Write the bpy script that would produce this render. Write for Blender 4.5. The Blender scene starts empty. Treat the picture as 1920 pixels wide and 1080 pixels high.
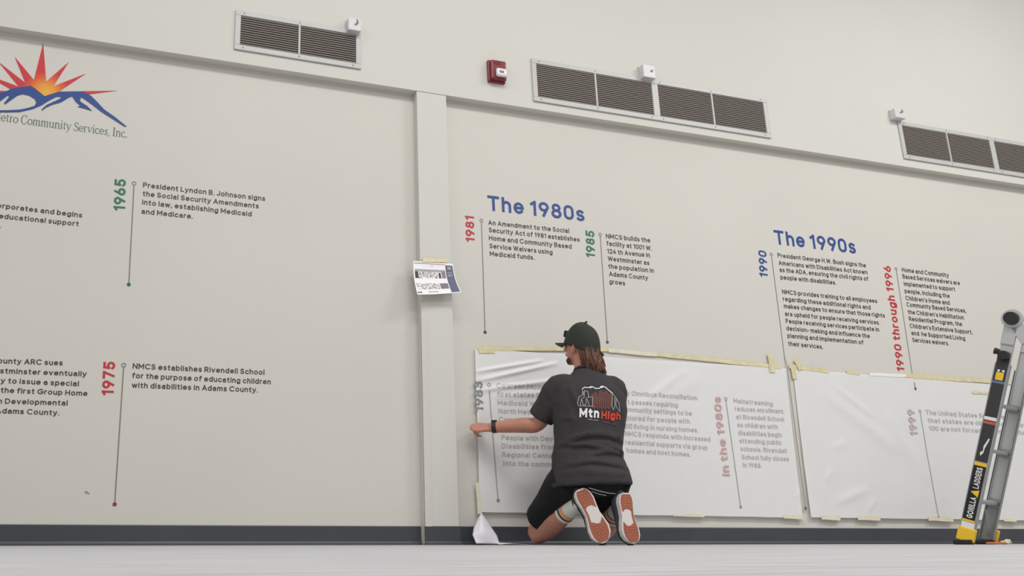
import bpy, bmesh, math, random
from mathutils import Vector, Matrix, noise
from mathutils.bvhtree import BVHTree
random.seed(7)
SC = bpy.context.scene
COL = SC.collection
V = Vector
R = math.radians

# ------------------------------------------------------------------ camera, world, lights, exposure
CF, CX, CY, CD, CH = 1675.0, 668.0, 540.0, 4.87, 0.030
PITCH, YAW = R(15.72), R(17.44)
FWD = V((math.sin(YAW)*math.cos(PITCH), math.cos(YAW)*math.cos(PITCH), math.sin(PITCH)))
RGT = V((math.cos(YAW), -math.sin(YAW), 0))
UPV = RGT.cross(FWD)
EYE = V((0, -CD, CH))
cam_d = bpy.data.cameras.new('camera')
cam_d.sensor_width = 36
cam_d.lens = CF/1920*36
cam_d.shift_x = (960-CX)/1920
cam_d.clip_start = 0.01
cam = bpy.data.objects.new('camera', cam_d)
COL.objects.link(cam)
m = Matrix((RGT, UPV, -FWD)).transposed().to_4x4()
m.translation = EYE
cam.matrix_world = m
SC.camera = cam

world = bpy.data.worlds.new('world')
SC.world = world
world.use_nodes = True
world.node_tree.nodes['Background'].inputs[0].default_value = (1.0, 0.985, 0.965, 1)
world.node_tree.nodes['Background'].inputs[1].default_value = 0.46

def area(name, loc, sx, sy, power, target=None, col=(1, .99, .975)):
    l = bpy.data.lights.new(name, 'AREA')
    l.shape = 'RECTANGLE'; l.size = sx; l.size_y = sy; l.energy = power; l.color = col
    o = bpy.data.objects.new(name, l); COL.objects.link(o); o.location = loc
    if target:
        o.rotation_euler = (V(target)-V(loc)).to_track_quat('-Z', 'Y').to_euler()
    return o
area('ceiling_light_panel', (1.5, -3.6, 5.6), 3.0, 1.2, 140)
area('ceiling_light_panel', (7.0, -3.6, 5.6), 3.0, 1.2, 212)
area('ceiling_light_panel', (-3.5, -3.6, 5.6), 3.0, 1.2, 82)
area('ceiling_light_panel', (3.5, -7.0, 5.6), 6.0, 1.2, 185)

SC.view_settings.view_transform = 'Standard'
SC.view_settings.look = 'None'
SC.view_settings.gamma = 1
SC.view_settings.use_curve_mapping = False
SC.view_settings.exposure = 0.0

# ------------------------------------------------------------------ helpers
def at(px, py, y=0.0):
    """the point of the room at depth y that lies along a measured direction"""
    d = FWD*CF + RGT*(px-CX) - UPV*(py-CY)
    return EYE + d*((y-EYE.y)/d.y)

def lin(c):
    return tuple(((v/255)/12.92 if v/255 <= .04045 else ((v/255+.055)/1.055)**2.4) for v in c)

MATS = {}
def mat(name, rgb, rough=.6, metal=0.0, var=0.0, vscale=6.0, bump=0.0, bscale=60.0, spec=.5, stretch=None, sss=0.0):
    if name in MATS: return MATS[name]
    M = bpy.data.materials.new(name); M.use_nodes = True
    nt = M.node_tree; b = nt.nodes['Principled BSDF']
    c = (*lin(rgb), 1)
    b.inputs['Base Color'].default_value = c
    b.inputs['Roughness'].default_value = rough
    b.inputs['Metallic'].default_value = metal
    b.inputs['Specular IOR Level'].default_value = spec
    tc = nt.nodes.new('ShaderNodeTexCoord')
    mp = nt.nodes.new('ShaderNodeMapping')
    nt.links.new(tc.outputs['Object'], mp.inputs[0])
    if stretch: mp.inputs['Scale'].default_value = stretch
    if var:
        n = nt.nodes.new('ShaderNodeTexNoise'); n.inputs['Scale'].default_value = vscale
        n.inputs['Detail'].default_value = 4
        r = nt.nodes.new('ShaderNodeValToRGB')
        r.color_ramp.elements[0].position = .3; r.color_ramp.elements[1].position = .7
        r.color_ramp.elements[0].color = tuple(v*(1-var) for v in c[:3])+(1,)
        r.color_ramp.elements[1].color = tuple(min(1, v*(1+var)) for v in c[:3])+(1,)
        nt.links.new(mp.outputs[0], n.inputs['Vector']); nt.links.new(n.outputs['Fac'], r.inputs[0])
        nt.links.new(r.outputs[0], b.inputs['Base Color'])
    if bump:
        n = nt.nodes.new('ShaderNodeTexNoise'); n.inputs['Scale'].default_value = bscale
        bp = nt.nodes.new('ShaderNodeBump'); bp.inputs['Strength'].default_value = bump
        bp.inputs['Distance'].default_value = .01
        nt.links.new(mp.outputs[0], n.inputs['Vector']); nt.links.new(n.outputs['Fac'], bp.inputs['Height'])
        nt.links.new(bp.outputs[0], b.inputs['Normal'])
    MATS[name] = M
    return M

def tag(o, label=None, cat=None, group=None, kind=None):
    if label: o['label'] = label
    if cat: o['category'] = cat
    if group: o['group'] = group
    if kind: o['kind'] = kind
    return o

def empty(name, loc=(0, 0, 0), rz=0.0, **k):
    o = bpy.data.objects.new(name, None); o.empty_display_size = .05
    o.location = loc; o.rotation_euler.z = rz
    COL.objects.link(o); tag(o, **k)
    return o

def link(name, me, material=None, parent=None, smooth=False, **k):
    """world-space mesh, parented to a root whose matrix is undone"""
    if material is not None and len(me.materials) == 0:
        for mm in (material if isinstance(material, list) else [material]): me.materials.append(mm)
    if smooth:
        me.polygons.foreach_set('use_smooth', [True]*len(me.polygons))
    o = bpy.data.objects.new(name, me); COL.objects.link(o)
    if parent: o.parent = parent
    tag(o, **k)
    return o

def mesh(name, verts, faces, mats_idx=None):
    me = bpy.data.meshes.new(name)
    me.from_pydata([tuple(v) for v in verts], [], faces)
    if mats_idx: me.polygons.foreach_set('material_index', mats_idx)
    me.update()
    return me

def bm_mesh(name, bm):
    me = bpy.data.meshes.new(name); bmesh.ops.recalc_face_normals(bm, faces=bm.faces)
    bm.to_mesh(me); bm.free(); return me

def bx(bm, x0, x1, y0, y1, z0, z1, M=None, bev=0.0):
    r = bmesh.ops.create_cube(bm, size=1)
    vs = r['verts']
    bmesh.ops.scale(bm, verts=vs, vec=(x1-x0, y1-y0, z1-z0))
    bmesh.ops.translate(bm, verts=vs, vec=((x0+x1)/2, (y0+y1)/2, (z0+z1)/2))
    if bev:
        es = list({e for v in vs for e in v.link_edges})
        rr = bmesh.ops.bevel(bm, geom=es, offset=bev, segments=2, affect='EDGES', profile=.6)
        vs = list({v for f in rr['faces'] for v in f.verts} | {v for v in vs if v.is_valid})
    if M is not None: bmesh.ops.transform(bm, matrix=M, verts=vs)
    return vs

def box_obj(name, dims, material, parent=None, bev=0.0, M=None, **k):
    bm = bmesh.new(); bx(bm, *dims, M=M, bev=bev)
    return link(name, bm_mesh(name, bm), material, parent, **k)

def frame_of(d, ref=V((0, 0, 1))):
    d = d.normalized()
    if abs(d.dot(ref)) > .97: ref = V((0, 1, 0))
    a = d.cross(ref).normalized(); b = a.cross(d).normalized()
    return a, b

def tube(bm, pts, rad, seg=16, cap=True, ref=V((0, 0, 1)), round_end=False):
    """lofted tube; rad items are r or (ra, rb)"""
    pts = [V(p) for p in pts]; rings = []
    if round_end:
        def rr(r): return r if isinstance(r, tuple) else (r, r)
        d0 = (pts[0]-pts[1]).normalized(); d1 = (pts[-1]-pts[-2]).normalized()
        r0, r1 = rr(rad[0]), rr(rad[-1]); m0, m1 = max(r0), max(r1)
        A = [(pts[0]+d0*m0*s, (r0[0]*c, r0[1]*c)) for s, c in ((.97, .25), (.8, .6), (.45, .89))]
        B = [(pts[-1]+d1*m1*s, (r1[0]*c, r1[1]*c)) for s, c in ((.45, .89), (.8, .6), (.97, .25))]
        pts = [a[0] for a in A]+pts+[b[0] for b in B]
        rad = [a[1] for a in A]+list(rad)+[b[1] for b in B]
    for i, p in enumerate(pts):
        d = (pts[min(i+1, len(pts)-1)]-pts[max(i-1, 0)])
        a, b = frame_of(d, ref)
        r = rad[i]; ra, rb = r if isinstance(r, tuple) else (r, r)
        rings.append([bm.verts.new(p+a*math.cos(t*2*math.pi/seg)*ra+b*math.sin(t*2*math.pi/seg)*rb) for t in range(seg)])
    for i in range(len(rings)-1):
        for t in range(seg):
            bm.faces.new((rings[i][t], rings[i][(t+1) % seg], rings[i+1][(t+1) % seg], rings[i+1][t]))
    if cap:
        bm.faces.new(rings[0][::-1]); bm.faces.new(rings[-1])
    return rings

def ell(bm, c, r, M=None, u=24, v=16):
    rr = bmesh.ops.create_uvsphere(bm, u_segments=u, v_segments=v, radius=1)
    mm = Matrix.Translation(V(c)) @ (M if M is not None else Matrix()) @ Matrix.Diagonal((*r, 1))
    bmesh.ops.transform(bm, matrix=mm, verts=rr['verts'])

def cyl(bm, p0, p1, r, seg=20, r2=None):
    tube(bm, [p0, p1], [r, r if r2 is None else r2], seg=seg)

def interp(pts, rad, n):
    """catmull-rom resample of a joint chain"""
    P = [V(p) for p in pts]; out, ro = [], []
    def cr(a, b, c, d, t): return .5*((2*b)+(c-a)*t+(2*a-5*b+4*c-d)*t*t+(3*b-a-3*c+d)*t**3)
    for i in range(len(P)-1):
        a, b, c, d = P[max(i-1, 0)], P[i], P[i+1], P[min(i+2, len(P)-1)]
        ra, rb = rad[i], rad[i+1]
        for k in range(n):
            t = k/n; out.append(cr(a, b, c, d, t))
            if isinstance(ra, tuple): ro.append((ra[0]*(1-t)+rb[0]*t, ra[1]*(1-t)+rb[1]*t))
            else: ro.append(ra*(1-t)+rb*t)
    out.append(P[-1]); ro.append(rad[-1])
    return out, ro

def remesh(bm, voxel, smooth=4, fac=.5):
    me = bpy.data.meshes.new('tmp'); bmesh.ops.recalc_face_normals(bm, faces=bm.faces)
    bm.to_mesh(me); bm.free()
    o = bpy.data.objects.new('tmp', me); COL.objects.link(o)
    a = o.modifiers.new('r', 'REMESH'); a.mode = 'VOXEL'; a.voxel_size = voxel; a.use_smooth_shade = True
    if smooth:
        s = o.modifiers.new('s', 'SMOOTH'); s.iterations = smooth; s.factor = fac
    dg = bpy.context.evaluated_depsgraph_get()
    out = bpy.data.meshes.new_from_object(o.evaluated_get(dg))
    bpy.data.objects.remove(o); bpy.data.meshes.remove(me)
    return out

# ------------------------------------------------------------------ lettering
FONT_W, WORDS = {}, {}
def lerp(a, b, t): return a+(b-a)*t
# a rounded geometric sans, each glyph a set of centre-line strokes; cap height 1, x-height .72
def _a(cx, cy, rx, ry, a0, a1, n=None):
    n = n or max(3, int(abs(a1-a0)/22))
    return [(cx+rx*math.cos(R(lerp(a0, a1, i/n))), cy+ry*math.sin(R(lerp(a0, a1, i/n)))) for i in range(n+1)]
_o = _a(.27, .36, .27, .36, 0, 360, 20)
XH = .72
SANS = {
 'a': (.48, [_a(.25, .47, .21, .25, 155, 0)+[(.46, 0)], [(.46, .42), (.21, .42)]+_a(.20, .21, .20, .21, 90, 270)+[(.26, 0), (.38, .05), (.46, .16)]]),
 'b': (.52, [[(0, 1), (0, 0)], _a(.26, .36, .26, .36, 0, 360, 20)]),
 'c': (.48, [_a(.27, .36, .27, .36, 42, 318, 16)]),
 'd': (.52, [[(.52, 1), (.52, 0)], _a(.26, .36, .26, .36, 0, 360, 20)]),
 'e': (.53, [[(.04, .37), (.48, .37)], _a(.27, .36, .27, .36, 3, 318, 18)]),
 'f': (.30, [[(.32, 1.0), (.24, 1.0)]+_a(.24, .84, .13, .16, 90, 180)+[(.11, 0)], [(0, .70), (.30, .70)]]),
 'g': (.52, [[(.52, .72), (.52, -.02)]+_a(.27, -.02, .25, .24, 0, -150, 8), _a(.26, .36, .26, .36, 0, 360, 20)]),
 'h': (.46, [[(0, 1), (0, 0)], [(0, .42)]+_a(.23, .47, .23, .25, 165, 0)+[(.46, 0)]]),
 'i': (.0, [[(0, .72), (0, 0)], [(0, .98), (0, .985)]]),
 'j': (.04, [[(.04, .72), (.04, -.1), (-.02, -.24), (-.1, -.25)], [(.04, .98), (.04, .985)]]),
 'k': (.42, [[(0, 1), (0, 0)], [(.40, .72), (0, .28)], [(.14, .43), (.42, 0)]]),
 'l': (.0, [[(0, 1), (0, 0)]]),
 'm': (.80, [[(0, .72), (0, 0)], [(0, .44)]+_a(.20, .50, .20, .22, 165, 0)+[(.40, 0)], [(.40, .44)]+_a(.60, .50, .20, .22, 165, 0)+[(.80, 0)]]),
 'n': (.46, [[(0, .72), (0, 0)], [(0, .42)]+_a(.23, .47, .23, .25, 165, 0)+[(.46, 0)]]),
 'o': (.54, [_o]),
 'p': (.52, [[(0, .72), (0, -.27)], _a(.26, .36, .26, .36, 0, 360, 20)]),
 'q': (.52, [[(.52, .72), (.52, -.27)], _a(.26, .36, .26, .36, 0, 360, 20)]),
 'r': (.26, [[(0, .72), (0, 0)], [(0, .42)]+_a(.22, .46, .22, .26, 160, 82, 5)]),
 's': (.42, [_a(.21, .54, .19, .18, 35, 255, 9)+_a(.21, .18, .21, .18, 80, -145, 10)]),
 't': (.30, [[(.12, .93), (.12, .16)]+_a(.26, .16, .14, .16, 180, 280, 5), [(0, .70), (.30, .70)]]),
 'u': (.46, [[(0, .72)]+_a(.23, .25, .23, .25, 180, 345)+[(.46, .30)], [(.46, .72), (.46, 0)]]),
 'v': (.50, [[(0, .72), (.25, .0)], [(.50, .72), (.25, .0)]]),
 'w': (.76, [[(0, .72), (.19, 0)], [(.19, 0), (.38, .70)], [(.38, .70), (.57, 0)], [(.57, 0), (.76, .72)]]),
 'x': (.46, [[(0, .72), (.46, 0)], [(.46, .72), (0, 0)]]),
 'y': (.50, [[(0, .72), (.25, .02)], [(.50, .72), (.20, -.16), (.10, -.26), (.0, -.26)]]),
 'z': (.44, [[(0, .71), (.44, .71)], [(.44, .71), (0, 0)], [(0, 0), (.44, 0)]]),
 'A': (.70, [[(0, 0), (.35, 1)], [(.70, 0), (.35, 1)], [(.12, .30), (.58, .30)]]),
 'B': (.56, [[(0, 1), (0, 0)], [(0, 1), (.32, 1)]+_a(.32, .77, .20, .23, 90, -90)+[(0, .54)], [(.3, .54)]+_a(.32, .27, .24, .27, 90, -90)+[(0, 0)]]),
 'C': (.74, [_a(.42, .5, .42, .5, 48, 312, 18)]),
 'D': (.66, [[(0, 1), (0, 0)], [(0, 1), (.22, 1)]+_a(.22, .5, .44, .5, 90, -90)+[(0, 0)]]),
 'E': (.50, [[(0, 1), (0, 0)], [(0, 1), (.50, 1)], [(0, .52), (.45, .52)], [(0, 0), (.50, 0)]]),
 'F': (.50, [[(0, 1), (0, 0)], [(0, 1), (.50, 1)], [(0, .50), (.44, .50)]]),
 'G': (.78, [_a(.42, .5, .42, .5, 48, 352, 20), [(.46, .46), (.82, .46)]]),
 'H': (.62, [[(0, 1), (0, 0)], [(.62, 1), (.62, 0)], [(0, .52), (.62, .52)]]),
 'I': (.0, [[(0, 1), (0, 0)]]),
 'J': (.42, [[(.42, 1), (.42, .25)]+_a(.20, .25, .22, .25, 0, -165)]),
 'K': (.60, [[(0, 1), (0, 0)], [(.56, 1), (0, .40)], [(.20, .60), (.60, 0)]]),
 'L': (.46, [[(0, 1), (0, 0)], [(0, 0), (.46, 0)]]),
 'M': (.78, [[(0, 0), (0, 1)], [(0, 1), (.39, .30)], [(.39, .30), (.78, 1)], [(.78, 1), (.78, 0)]]),
 'N': (.64, [[(0, 0), (0, 1)], [(0, 1), (.64, 0)], [(.64, 0), (.64, 1)]]),
 'O': (.84, [_a(.42, .5, .42, .5, 0, 360, 24)]),
 'P': (.54, [[(0, 1), (0, 0)], [(0, 1), (.28, 1)]+_a(.28, .73, .26, .27, 90, -90)+[(0, .46)]]),
 'R': (.56, [[(0, 1), (0, 0)], [(0, 1), (.28, 1)]+_a(.28, .73, .26, .27, 90, -90)+[(0, .46)], [(.28, .46), (.56, 0)]]),
 'S': (.56, [_a(.28, .74, .25, .26, 28, 255, 10)+_a(.28, .25, .28, .25, 78, -155, 11)]),
 'T': (.62, [[(0, 1), (.62, 1)], [(.31, 1), (.31, 0)]]),
 'U': (.60, [[(0, 1), (0, .30)]+_a(.30, .30, .30, .30, 180, 360)+[(.60, 1)]]),
 'W': (1.0, [[(0, 1), (.25, 0)], [(.25, 0), (.50, .96)], [(.50, .96), (.75, 0)], [(.75, 0), (1, 1)]]),
 '0': (.54, [[(0, .62)]+_a(.27, .70, .27, .30, 180, 0)+[(.54, .38)]+_a(.27, .30, .27, .30, 0, -180)+[(0, .62)]]),
 '1': (.24, [[(.0, .84), (.22, 1)], [(.22, 1), (.22, 0)]]),
 '2': (.52, [_a(.26, .73, .26, .27, 165, -30, 10), [(.49, .60), (.0, 0)], [(.0, 0), (.52, 0)]]),
 '3': (.52, [_a(.25, .76, .23, .24, 160, -80, 10), _a(.25, .27, .27, .27, 88, -160, 11), [(.18, .54), (.28, .54)]]),
 '4': (.58, [[(.40, 1), (.0, .26)], [(.0, .26), (.58, .26)], [(.42, .55), (.42, 0)]]),
 '5': (.52, [[(.48, 1), (.08, 1)], [(.08, 1), (.04, .52)], [(.04, .52)]+_a(.25, .31, .27, .31, 110, -150, 12)]),
 '6': (.54, [_a(.27, .29, .27, .29, 0, 360, 20), [(.02, .38), (.30, 1)]]),
 '7': (.50, [[(0, 1), (.50, 1)], [(.50, 1), (.16, 0)]]),
 '8': (.54, [_a(.27, .27, .27, .27, 0, 360, 20), _a(.27, .765, .225, .235, 0, 360, 18)]),
 '9': (.54, [_a(.27, .71, .27, .29, 0, 360, 20), [(.52, .62), (.24, 0)]]),
 '.': (.0, [[(0, 0), (0, .01)]]),
 ',': (.02, [[(.02, .02), (-.03, -.14)]]),
 '-': (.26, [[(0, .38), (.26, .38)]]),
 "'": (.0, [[(0, 1), (0, .84)]]),
}
def glyph_mesh(s, bold=0.15, res=3):
    """flat lettering, cap height 1, left edge at 0; bold is the stroke width"""
    key = (s, bold)
    if key in FONT_W: return FONT_W[key]
    w = bold; gap = .17; x = 0.0; vs, fs = [], []; layer = 0; word = 0; WORDS[key] = wd_ = []
    for c in s:
        if c == ' ': x += .30+(gap-.17); word += 1; continue
        wd, strokes = SANS[c]
        for st in strokes:
            layer += 1
            pts = [V((x+w/2+p[0], w/2+p[1]*(1-w))) for p in st]
            closed = (pts[0]-pts[-1]).length < 1e-4 and len(pts) > 3
            if not closed:
                d0 = (pts[0]-pts[1]).normalized(); d1 = (pts[-1]-pts[-2]).normalized()
                e = w/2 if len(st) < 4 or True else 0
                pts[0] = pts[0]+d0*e; pts[-1] = pts[-1]+d1*e
            k0 = len(vs)
            for i, p in enumerate(pts):
                if closed and i in (0, len(pts)-1): a, b_ = pts[-2], pts[1]
                else: a, b_ = pts[max(i-1, 0)], pts[min(i+1, len(pts)-1)]
                t1 = (p-a).normalized() if (p-a).length > 1e-6 else (b_-p).normalized()
                t2 = (b_-p).normalized() if (b_-p).length > 1e-6 else t1
                t = (t1+t2).normalized(); m_ = min(1.5, 1/max(.5, t.dot(t1)))
                n = V((-t.y, t.x))*w/2*m_
                for q in (p-n, p+n): vs.append((q.x, q.y, (layer % 6)*1e-3))
            for i in range(len(pts)-1):
                k = k0+2*i; fs.append((k, k+2, k+3, k+1)); wd_.append(word)
        x += wd+w+gap
    FONT_W[key] = (vs, fs)
    return FONT_W[key]
CAP = 1.0

def text_width(s, bold):
    vs, fs = glyph_mesh(s, bold)
    return min(v[0] for v in vs), max(v[0] for v in vs)

def text_line(name, s, p0, p1, cap, material, parent, vis=None, bold=.155, y=0.0, lift=.0012, surf=None, res=3, **k):
    """p0 -> p1: ends of the baseline. vis: the trailing words whose left end is at p0; the rest runs on to the left of it.
    surf(x,z): extra stand-off of the sheet the letters lie on"""
    A, B = at(*p0, y=y), at(*p1, y=y)
    ex = (B-A); L = ex.length; ex.normalize()
    ez = V((-ex.z, 0, ex.x))
    # cap height measured in the photograph -> metres on the wall
    if abs(ex.z) > abs(ex.x): ch = (at(p0[0]-cap, p0[1], y)-A).length
    else: ch = (at(p0[0], p0[1]-cap, y)-A).length
    vs, fs = glyph_mesh(s, bold, res)
    x0, x1 = min(v[0] for v in vs), max(v[0] for v in vs)
    if vis:
        a, b = text_width(vis, bold); sx = L/(b-a)
    else:
        sx = L/(x1-x0)
    out = []
    for v in vs:
        p = B + ex*((v[0]-x1)*sx) + ez*(v[1]/CAP*ch)
        off = surf(p.x, p.z) if surf else 0
        out.append(V((p.x, y-lift-off-v[2]*.12, p.z)))
    wi = WORDS[(s, bold)]; nw = max(wi)+1
    if nw > 1 and name in ('year_number', 'decade_heading'):        # big lettering: every word a mesh of its own
        if name == 'decade_heading':
            parent = empty(name, tuple(A), **k); out = [q-A for q in out]; name = 'word'
        res_ = []
        for q in range(nw):
            ff = [f for f, i in zip(fs, wi) if i == q]; used = sorted({i for f in ff for i in f}); re = {a: b for b, a in enumerate(used)}
            res_.append(link(name, mesh(name, [out[i] for i in used], [tuple(re[i] for i in f) for f in ff]), material, parent))
        return res_, sx
    return link(name, mesh(name, out, fs), material, parent, **k), sx

def stroke(name, p0, p1, w, material, parent, y=0.0, lift=.0012, surf=None, n=1):
    A, B = at(*p0, y=y), at(*p1, y=y)
    ex = (B-A).normalized(); ez = V((-ex.z, 0, ex.x))*w/2
    vs, fs = [], []
    for i in range(n+1):
        p = A.lerp(B, i/n)
        for q in (p-ez, p+ez):
            vs.append(V((q.x, y-lift-(surf(q.x, q.z) if surf else 0), q.z)))
    for i in range(n): fs.append((2*i, 2*i+2, 2*i+3, 2*i+1))
    return link(name, mesh(name, vs, fs), material, parent)

def disc(name, c, r0, r1, material, parent, y=0.0, lift=.0016, surf=None, seg=24):
    A = at(*c, y=y)
    off = surf(A.x, A.z) if surf else 0
    vs = []
    for i in range(seg):
        t = 2*math.pi*i/seg
        for r in (r0, r1): vs.append(V((A.x+math.cos(t)*r, y-lift-off, A.z+math.sin(t)*r)))
    fs = [(2*i, 2*i+1, (2*i+3) % (2*seg), (2*i+2) % (2*seg)) for i in range(seg)]
    if r0 == 0: fs = [tuple(2*i+1 for i in range(seg))]
    return link(name, mesh(name, vs, fs), material, parent)

# ------------------------------------------------------------------ materials
m_wall = mat('wall_paint', (207, 204, 196), .75, var=.025, vscale=.8, bump=.05, bscale=160)
m_upper = mat('upper_wall_paint', (208, 206, 199), .75, var=.02, vscale=.7, bump=.05, bscale=160)
m_base = mat('rubber_baseboard', (62, 65, 70), .45, var=.08, vscale=3, bump=.05)
m_ink = mat('black_vinyl', (62, 58, 58), .5)
m_green = mat('green_vinyl', (48, 112, 84), .5)
m_red = mat('red_vinyl', (188, 48, 58), .5)
m_blue = mat('blue_vinyl', (38, 68, 136), .5)
m_pole = mat('grey_vinyl', (128, 124, 118), .5)
m_fade = mat('veiled_black_vinyl', (184, 182, 179), .6)
m_fade_dk = mat('veiled_grey_vinyl', (156, 157, 158), .6)
m_fade_bl = mat('veiled_blue_vinyl', (136, 139, 142), .6)
m_fade_red = mat('veiled_red_vinyl', (200, 164, 163), .6)
m_fade_pk = mat('veiled_pink_vinyl', (196, 176, 174), .6)
m_tape = mat('masking_tape', (214, 204, 166), .7, var=.10, vscale=30)
m_metal = mat('painted_grille', (190, 190, 187), .45, var=.02)
m_slat = mat('grille_slat', (186, 176, 166), .5)
m_dark = mat('cavity_shade', (20, 17, 15), .9)  # near-black colour stands in for the shade inside the grilles
m_white = mat('white_plastic', (208, 208, 209), .4)

# ------------------------------------------------------------------ the room
XL, XR, ZT = -7.0, 16.0, 6.6
ZS = 2.795                     # underside of the upper wall
PX0, PX1 = 1.917, 2.121        # pilaster
DEEP = .062
wb = box_obj('wall_back', (XL, XR, 0, .2, 0, ZS+.1), m_wall, kind='structure')
box_obj('wall_upper', (XL, XR, -DEEP, .2, ZS, ZT), m_upper, kind='structure')
bm = bmesh.new()
bx(bm, PX0, PX1, -DEEP+.004, .01, 0, ZS+.001, bev=.003)
link('trim_1', bm_mesh('trim_1', bm), m_upper, kind='structure')
bm = bmesh.new()                # plastic corner guard on the pilaster's left edge
bx(bm, PX0-.003, PX0+.040, -DEEP-.0005, -DEEP+.006, .10, 1.30, bev=.001)
bx(bm, PX0-.003, PX0+.001, -DEEP, -DEEP+.040, .10, 1.30, bev=.001)
link('trim_2', bm_mesh('trim_2', bm), m_wall, kind='structure')

def base_profile(name, x0, x1, y):
    prof = [(0, 0), (-.022, 0), (-.021, .004), (-.012, .010), (-.007, .020), (-.0055, .060), (-.005, .098), (-.003, .102), (0, .102)]
    vs = [(x0, y+a, b) for a, b in prof]+[(x1, y+a, b) for a, b in prof]
    n = len(prof)
    fs = [(i, i+1, n+i+1, n+i) for i in range(n-1)]+[tuple(range(n))[::-1], tuple(range(n, 2*n))]
    return link(name, mesh(name, vs, fs), m_base, kind='structure')
base_profile('baseboard_left', XL, PX0-.006, 0)
base_profile('baseboard_middle', PX0-.006, PX1+.006, -DEEP+.004)
base_profile('baseboard_right', PX1+.006, XR, 0)

# floor: pale sheet flooring with faint long streaks
mf = bpy.data.materials.new('pale_sheet_floor'); mf.use_nodes = True
nt = mf.node_tree; b = nt.nodes['Principled BSDF']
tc = nt.nodes.new('ShaderNodeTexCoord'); mp = nt.nodes.new('ShaderNodeMapping')
mp.inputs['Scale'].default_value = (.9, 14, 1); mp.inputs['Rotation'].default_value = (0, 0, R(0))
n1 = nt.nodes.new('ShaderNodeTexNoise'); n1.inputs['Scale'].default_value = 3.2; n1.inputs['Detail'].default_value = 5
rp = nt.nodes.new('ShaderNodeValToRGB')
rp.color_ramp.elements[0].position = .32; rp.color_ramp.elements[0].color = (*lin((162, 161, 162)), 1)
rp.color_ramp.elements[1].position = .66; rp.color_ramp.elements[1].color = (*lin((184, 184, 186)), 1)
nt.links.new(tc.outputs['Object'], mp.inputs[0]); nt.links.new(mp.outputs[0], n1.inputs['Vector'])
nt.links.new(n1.outputs['Fac'], rp.inputs[0]); nt.links.new(rp.outputs[0], b.inputs['Base Color'])
b.inputs['Roughness'].default_value = .85; b.inputs['Specular IOR Level'].default_value = .15
box_obj('floor', (XL, XR, -9, .2, -.1, 0), mf, kind='structure')

# ------------------------------------------------------------------ ventilation grilles
YU = -DEEP
def vent(x0, x1, z0, z1, openings, nsl, label, shear=0.0):
    root = empty('vent_grille', (x0, YU, z0), label=label, cat='vent', group='return air grilles along the upper wall')
    W, H, bd = x1-x0, z1-z0, .034
    md = .050
    n = openings
    ow = (W-2*bd-(n-1)*md)/n
    bm = bmesh.new()
    for (a, b_, c, d) in ((0, W, H-bd, H), (0, W, 0, bd), (0, bd, bd, H-bd), (W-bd, W, bd, H-bd)):
        bx(bm, a, b_, -.012, -.0005, c, d, bev=.003)
    for i in range(n-1):
        xx = bd+ow*(i+1)+md*i
        bx(bm, xx, xx+md, -.0115, -.0005, bd, H-bd, bev=.003)
    link('frame', bm_mesh('frame', bm), m_metal, root)
    box_obj('shade_backing', (bd-.003, W-bd+.003, -.0012, -.0002, bd-.003, H-bd+.003), m_dark, root)  # flat panel, shade of the cavity behind the slats put into its colour
    sm = None
    for i in range(n):
        xa = bd+i*(ow+md)
        box_obj('mullion', (xa+ow/2-.006, xa+ow/2+.006, -.0125, -.001, bd, H-bd), m_metal, root, bev=.0015)
        for half in (0, 1):
            sx0 = xa+(ow/2+.006)*half
            sw = ow/2-.006
            pitch = (H-2*bd)/nsl
            if sm is None:
                bm = bmesh.new()
                bx(bm, 0, sw, -.0036, .0036, -.0012, .0012, M=Matrix.Rotation(R(-28), 4, 'X'))
                sm = bm_mesh('slat', bm); sm.materials.append(m_slat)
            for k in range(nsl):
                o = bpy.data.objects.new('slat', sm); COL.objects.link(o); o.parent = root
                o.location = (sx0, -.0062, bd+pitch*(k+.5))
        for q, zz in ((0, bd/2), (1, H-bd/2)):
            for xx in (xa+.02, xa+ow/2, xa+ow-.02):
                bm = bmesh.new(); cyl(bm, (xx, -.0105, zz), (xx, -.0145, zz), .004, 10)
                link('screw', bm_mesh('screw', bm), m_pole, root)
    return root
vent(.735, 1.540, 2.880, 3.150, 1, 13, 'short vent grille with one opening at upper left, above the sun and mountain logo side')
vent(2.750, 4.685, 2.850, 3.168, 2, 17, 'long two-opening vent grille right of the red fire alarm')
vent(5.935, 7.870, 2.858, 3.176, 2, 17, 'long two-opening vent grille cut by the right edge of the photo')

def sensor(cx_, cz, w, h, label, tip):
    root = empty('wall_sensor', (cx_, YU, cz), label=label, cat='sensor', group='small white sensor boxes above the grilles')
    bm = bmesh.new(); bx(bm, -w/2, w/2, -.055, 0, -h/2, h/2, bev=.006)
    link('housing', bm_mesh('housing', bm), m_white, root, smooth=False)
    bm = bmesh.new(); bx(bm, -w/2-.004, w/2+.004, -.008, 0, -h/2-.004, h/2+.004, bev=.002)
    link('back_plate', bm_mesh('back_plate', bm), m_metal, root)
    bm = bmesh.new()
    if tip == 0:
        tube(bm, [(.015, -.056, .035), (.018, -.060, .012), (.002, -.060, -.006)], [.004, .006, .004], 8)
    elif tip == 1:
        cyl(bm, (.018, -.050, .004), (.018, -.062, .004), .008, 12)
    else:
        tube(bm, [(.026, -.056, .034), (.000, -.060, .004)], [.004, .004], 8)
        tube(bm, [(.008, -.059, .010), (.028, -.060, .018)], [.004, .004], 8)
    link('latch', bm_mesh('latch', bm), m_pole, root)
p = at(665, 46, YU-.05); sensor(p.x, p.z, .085, .088, 'small white sensor box at the right end of the short vent grille', 0)
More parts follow.
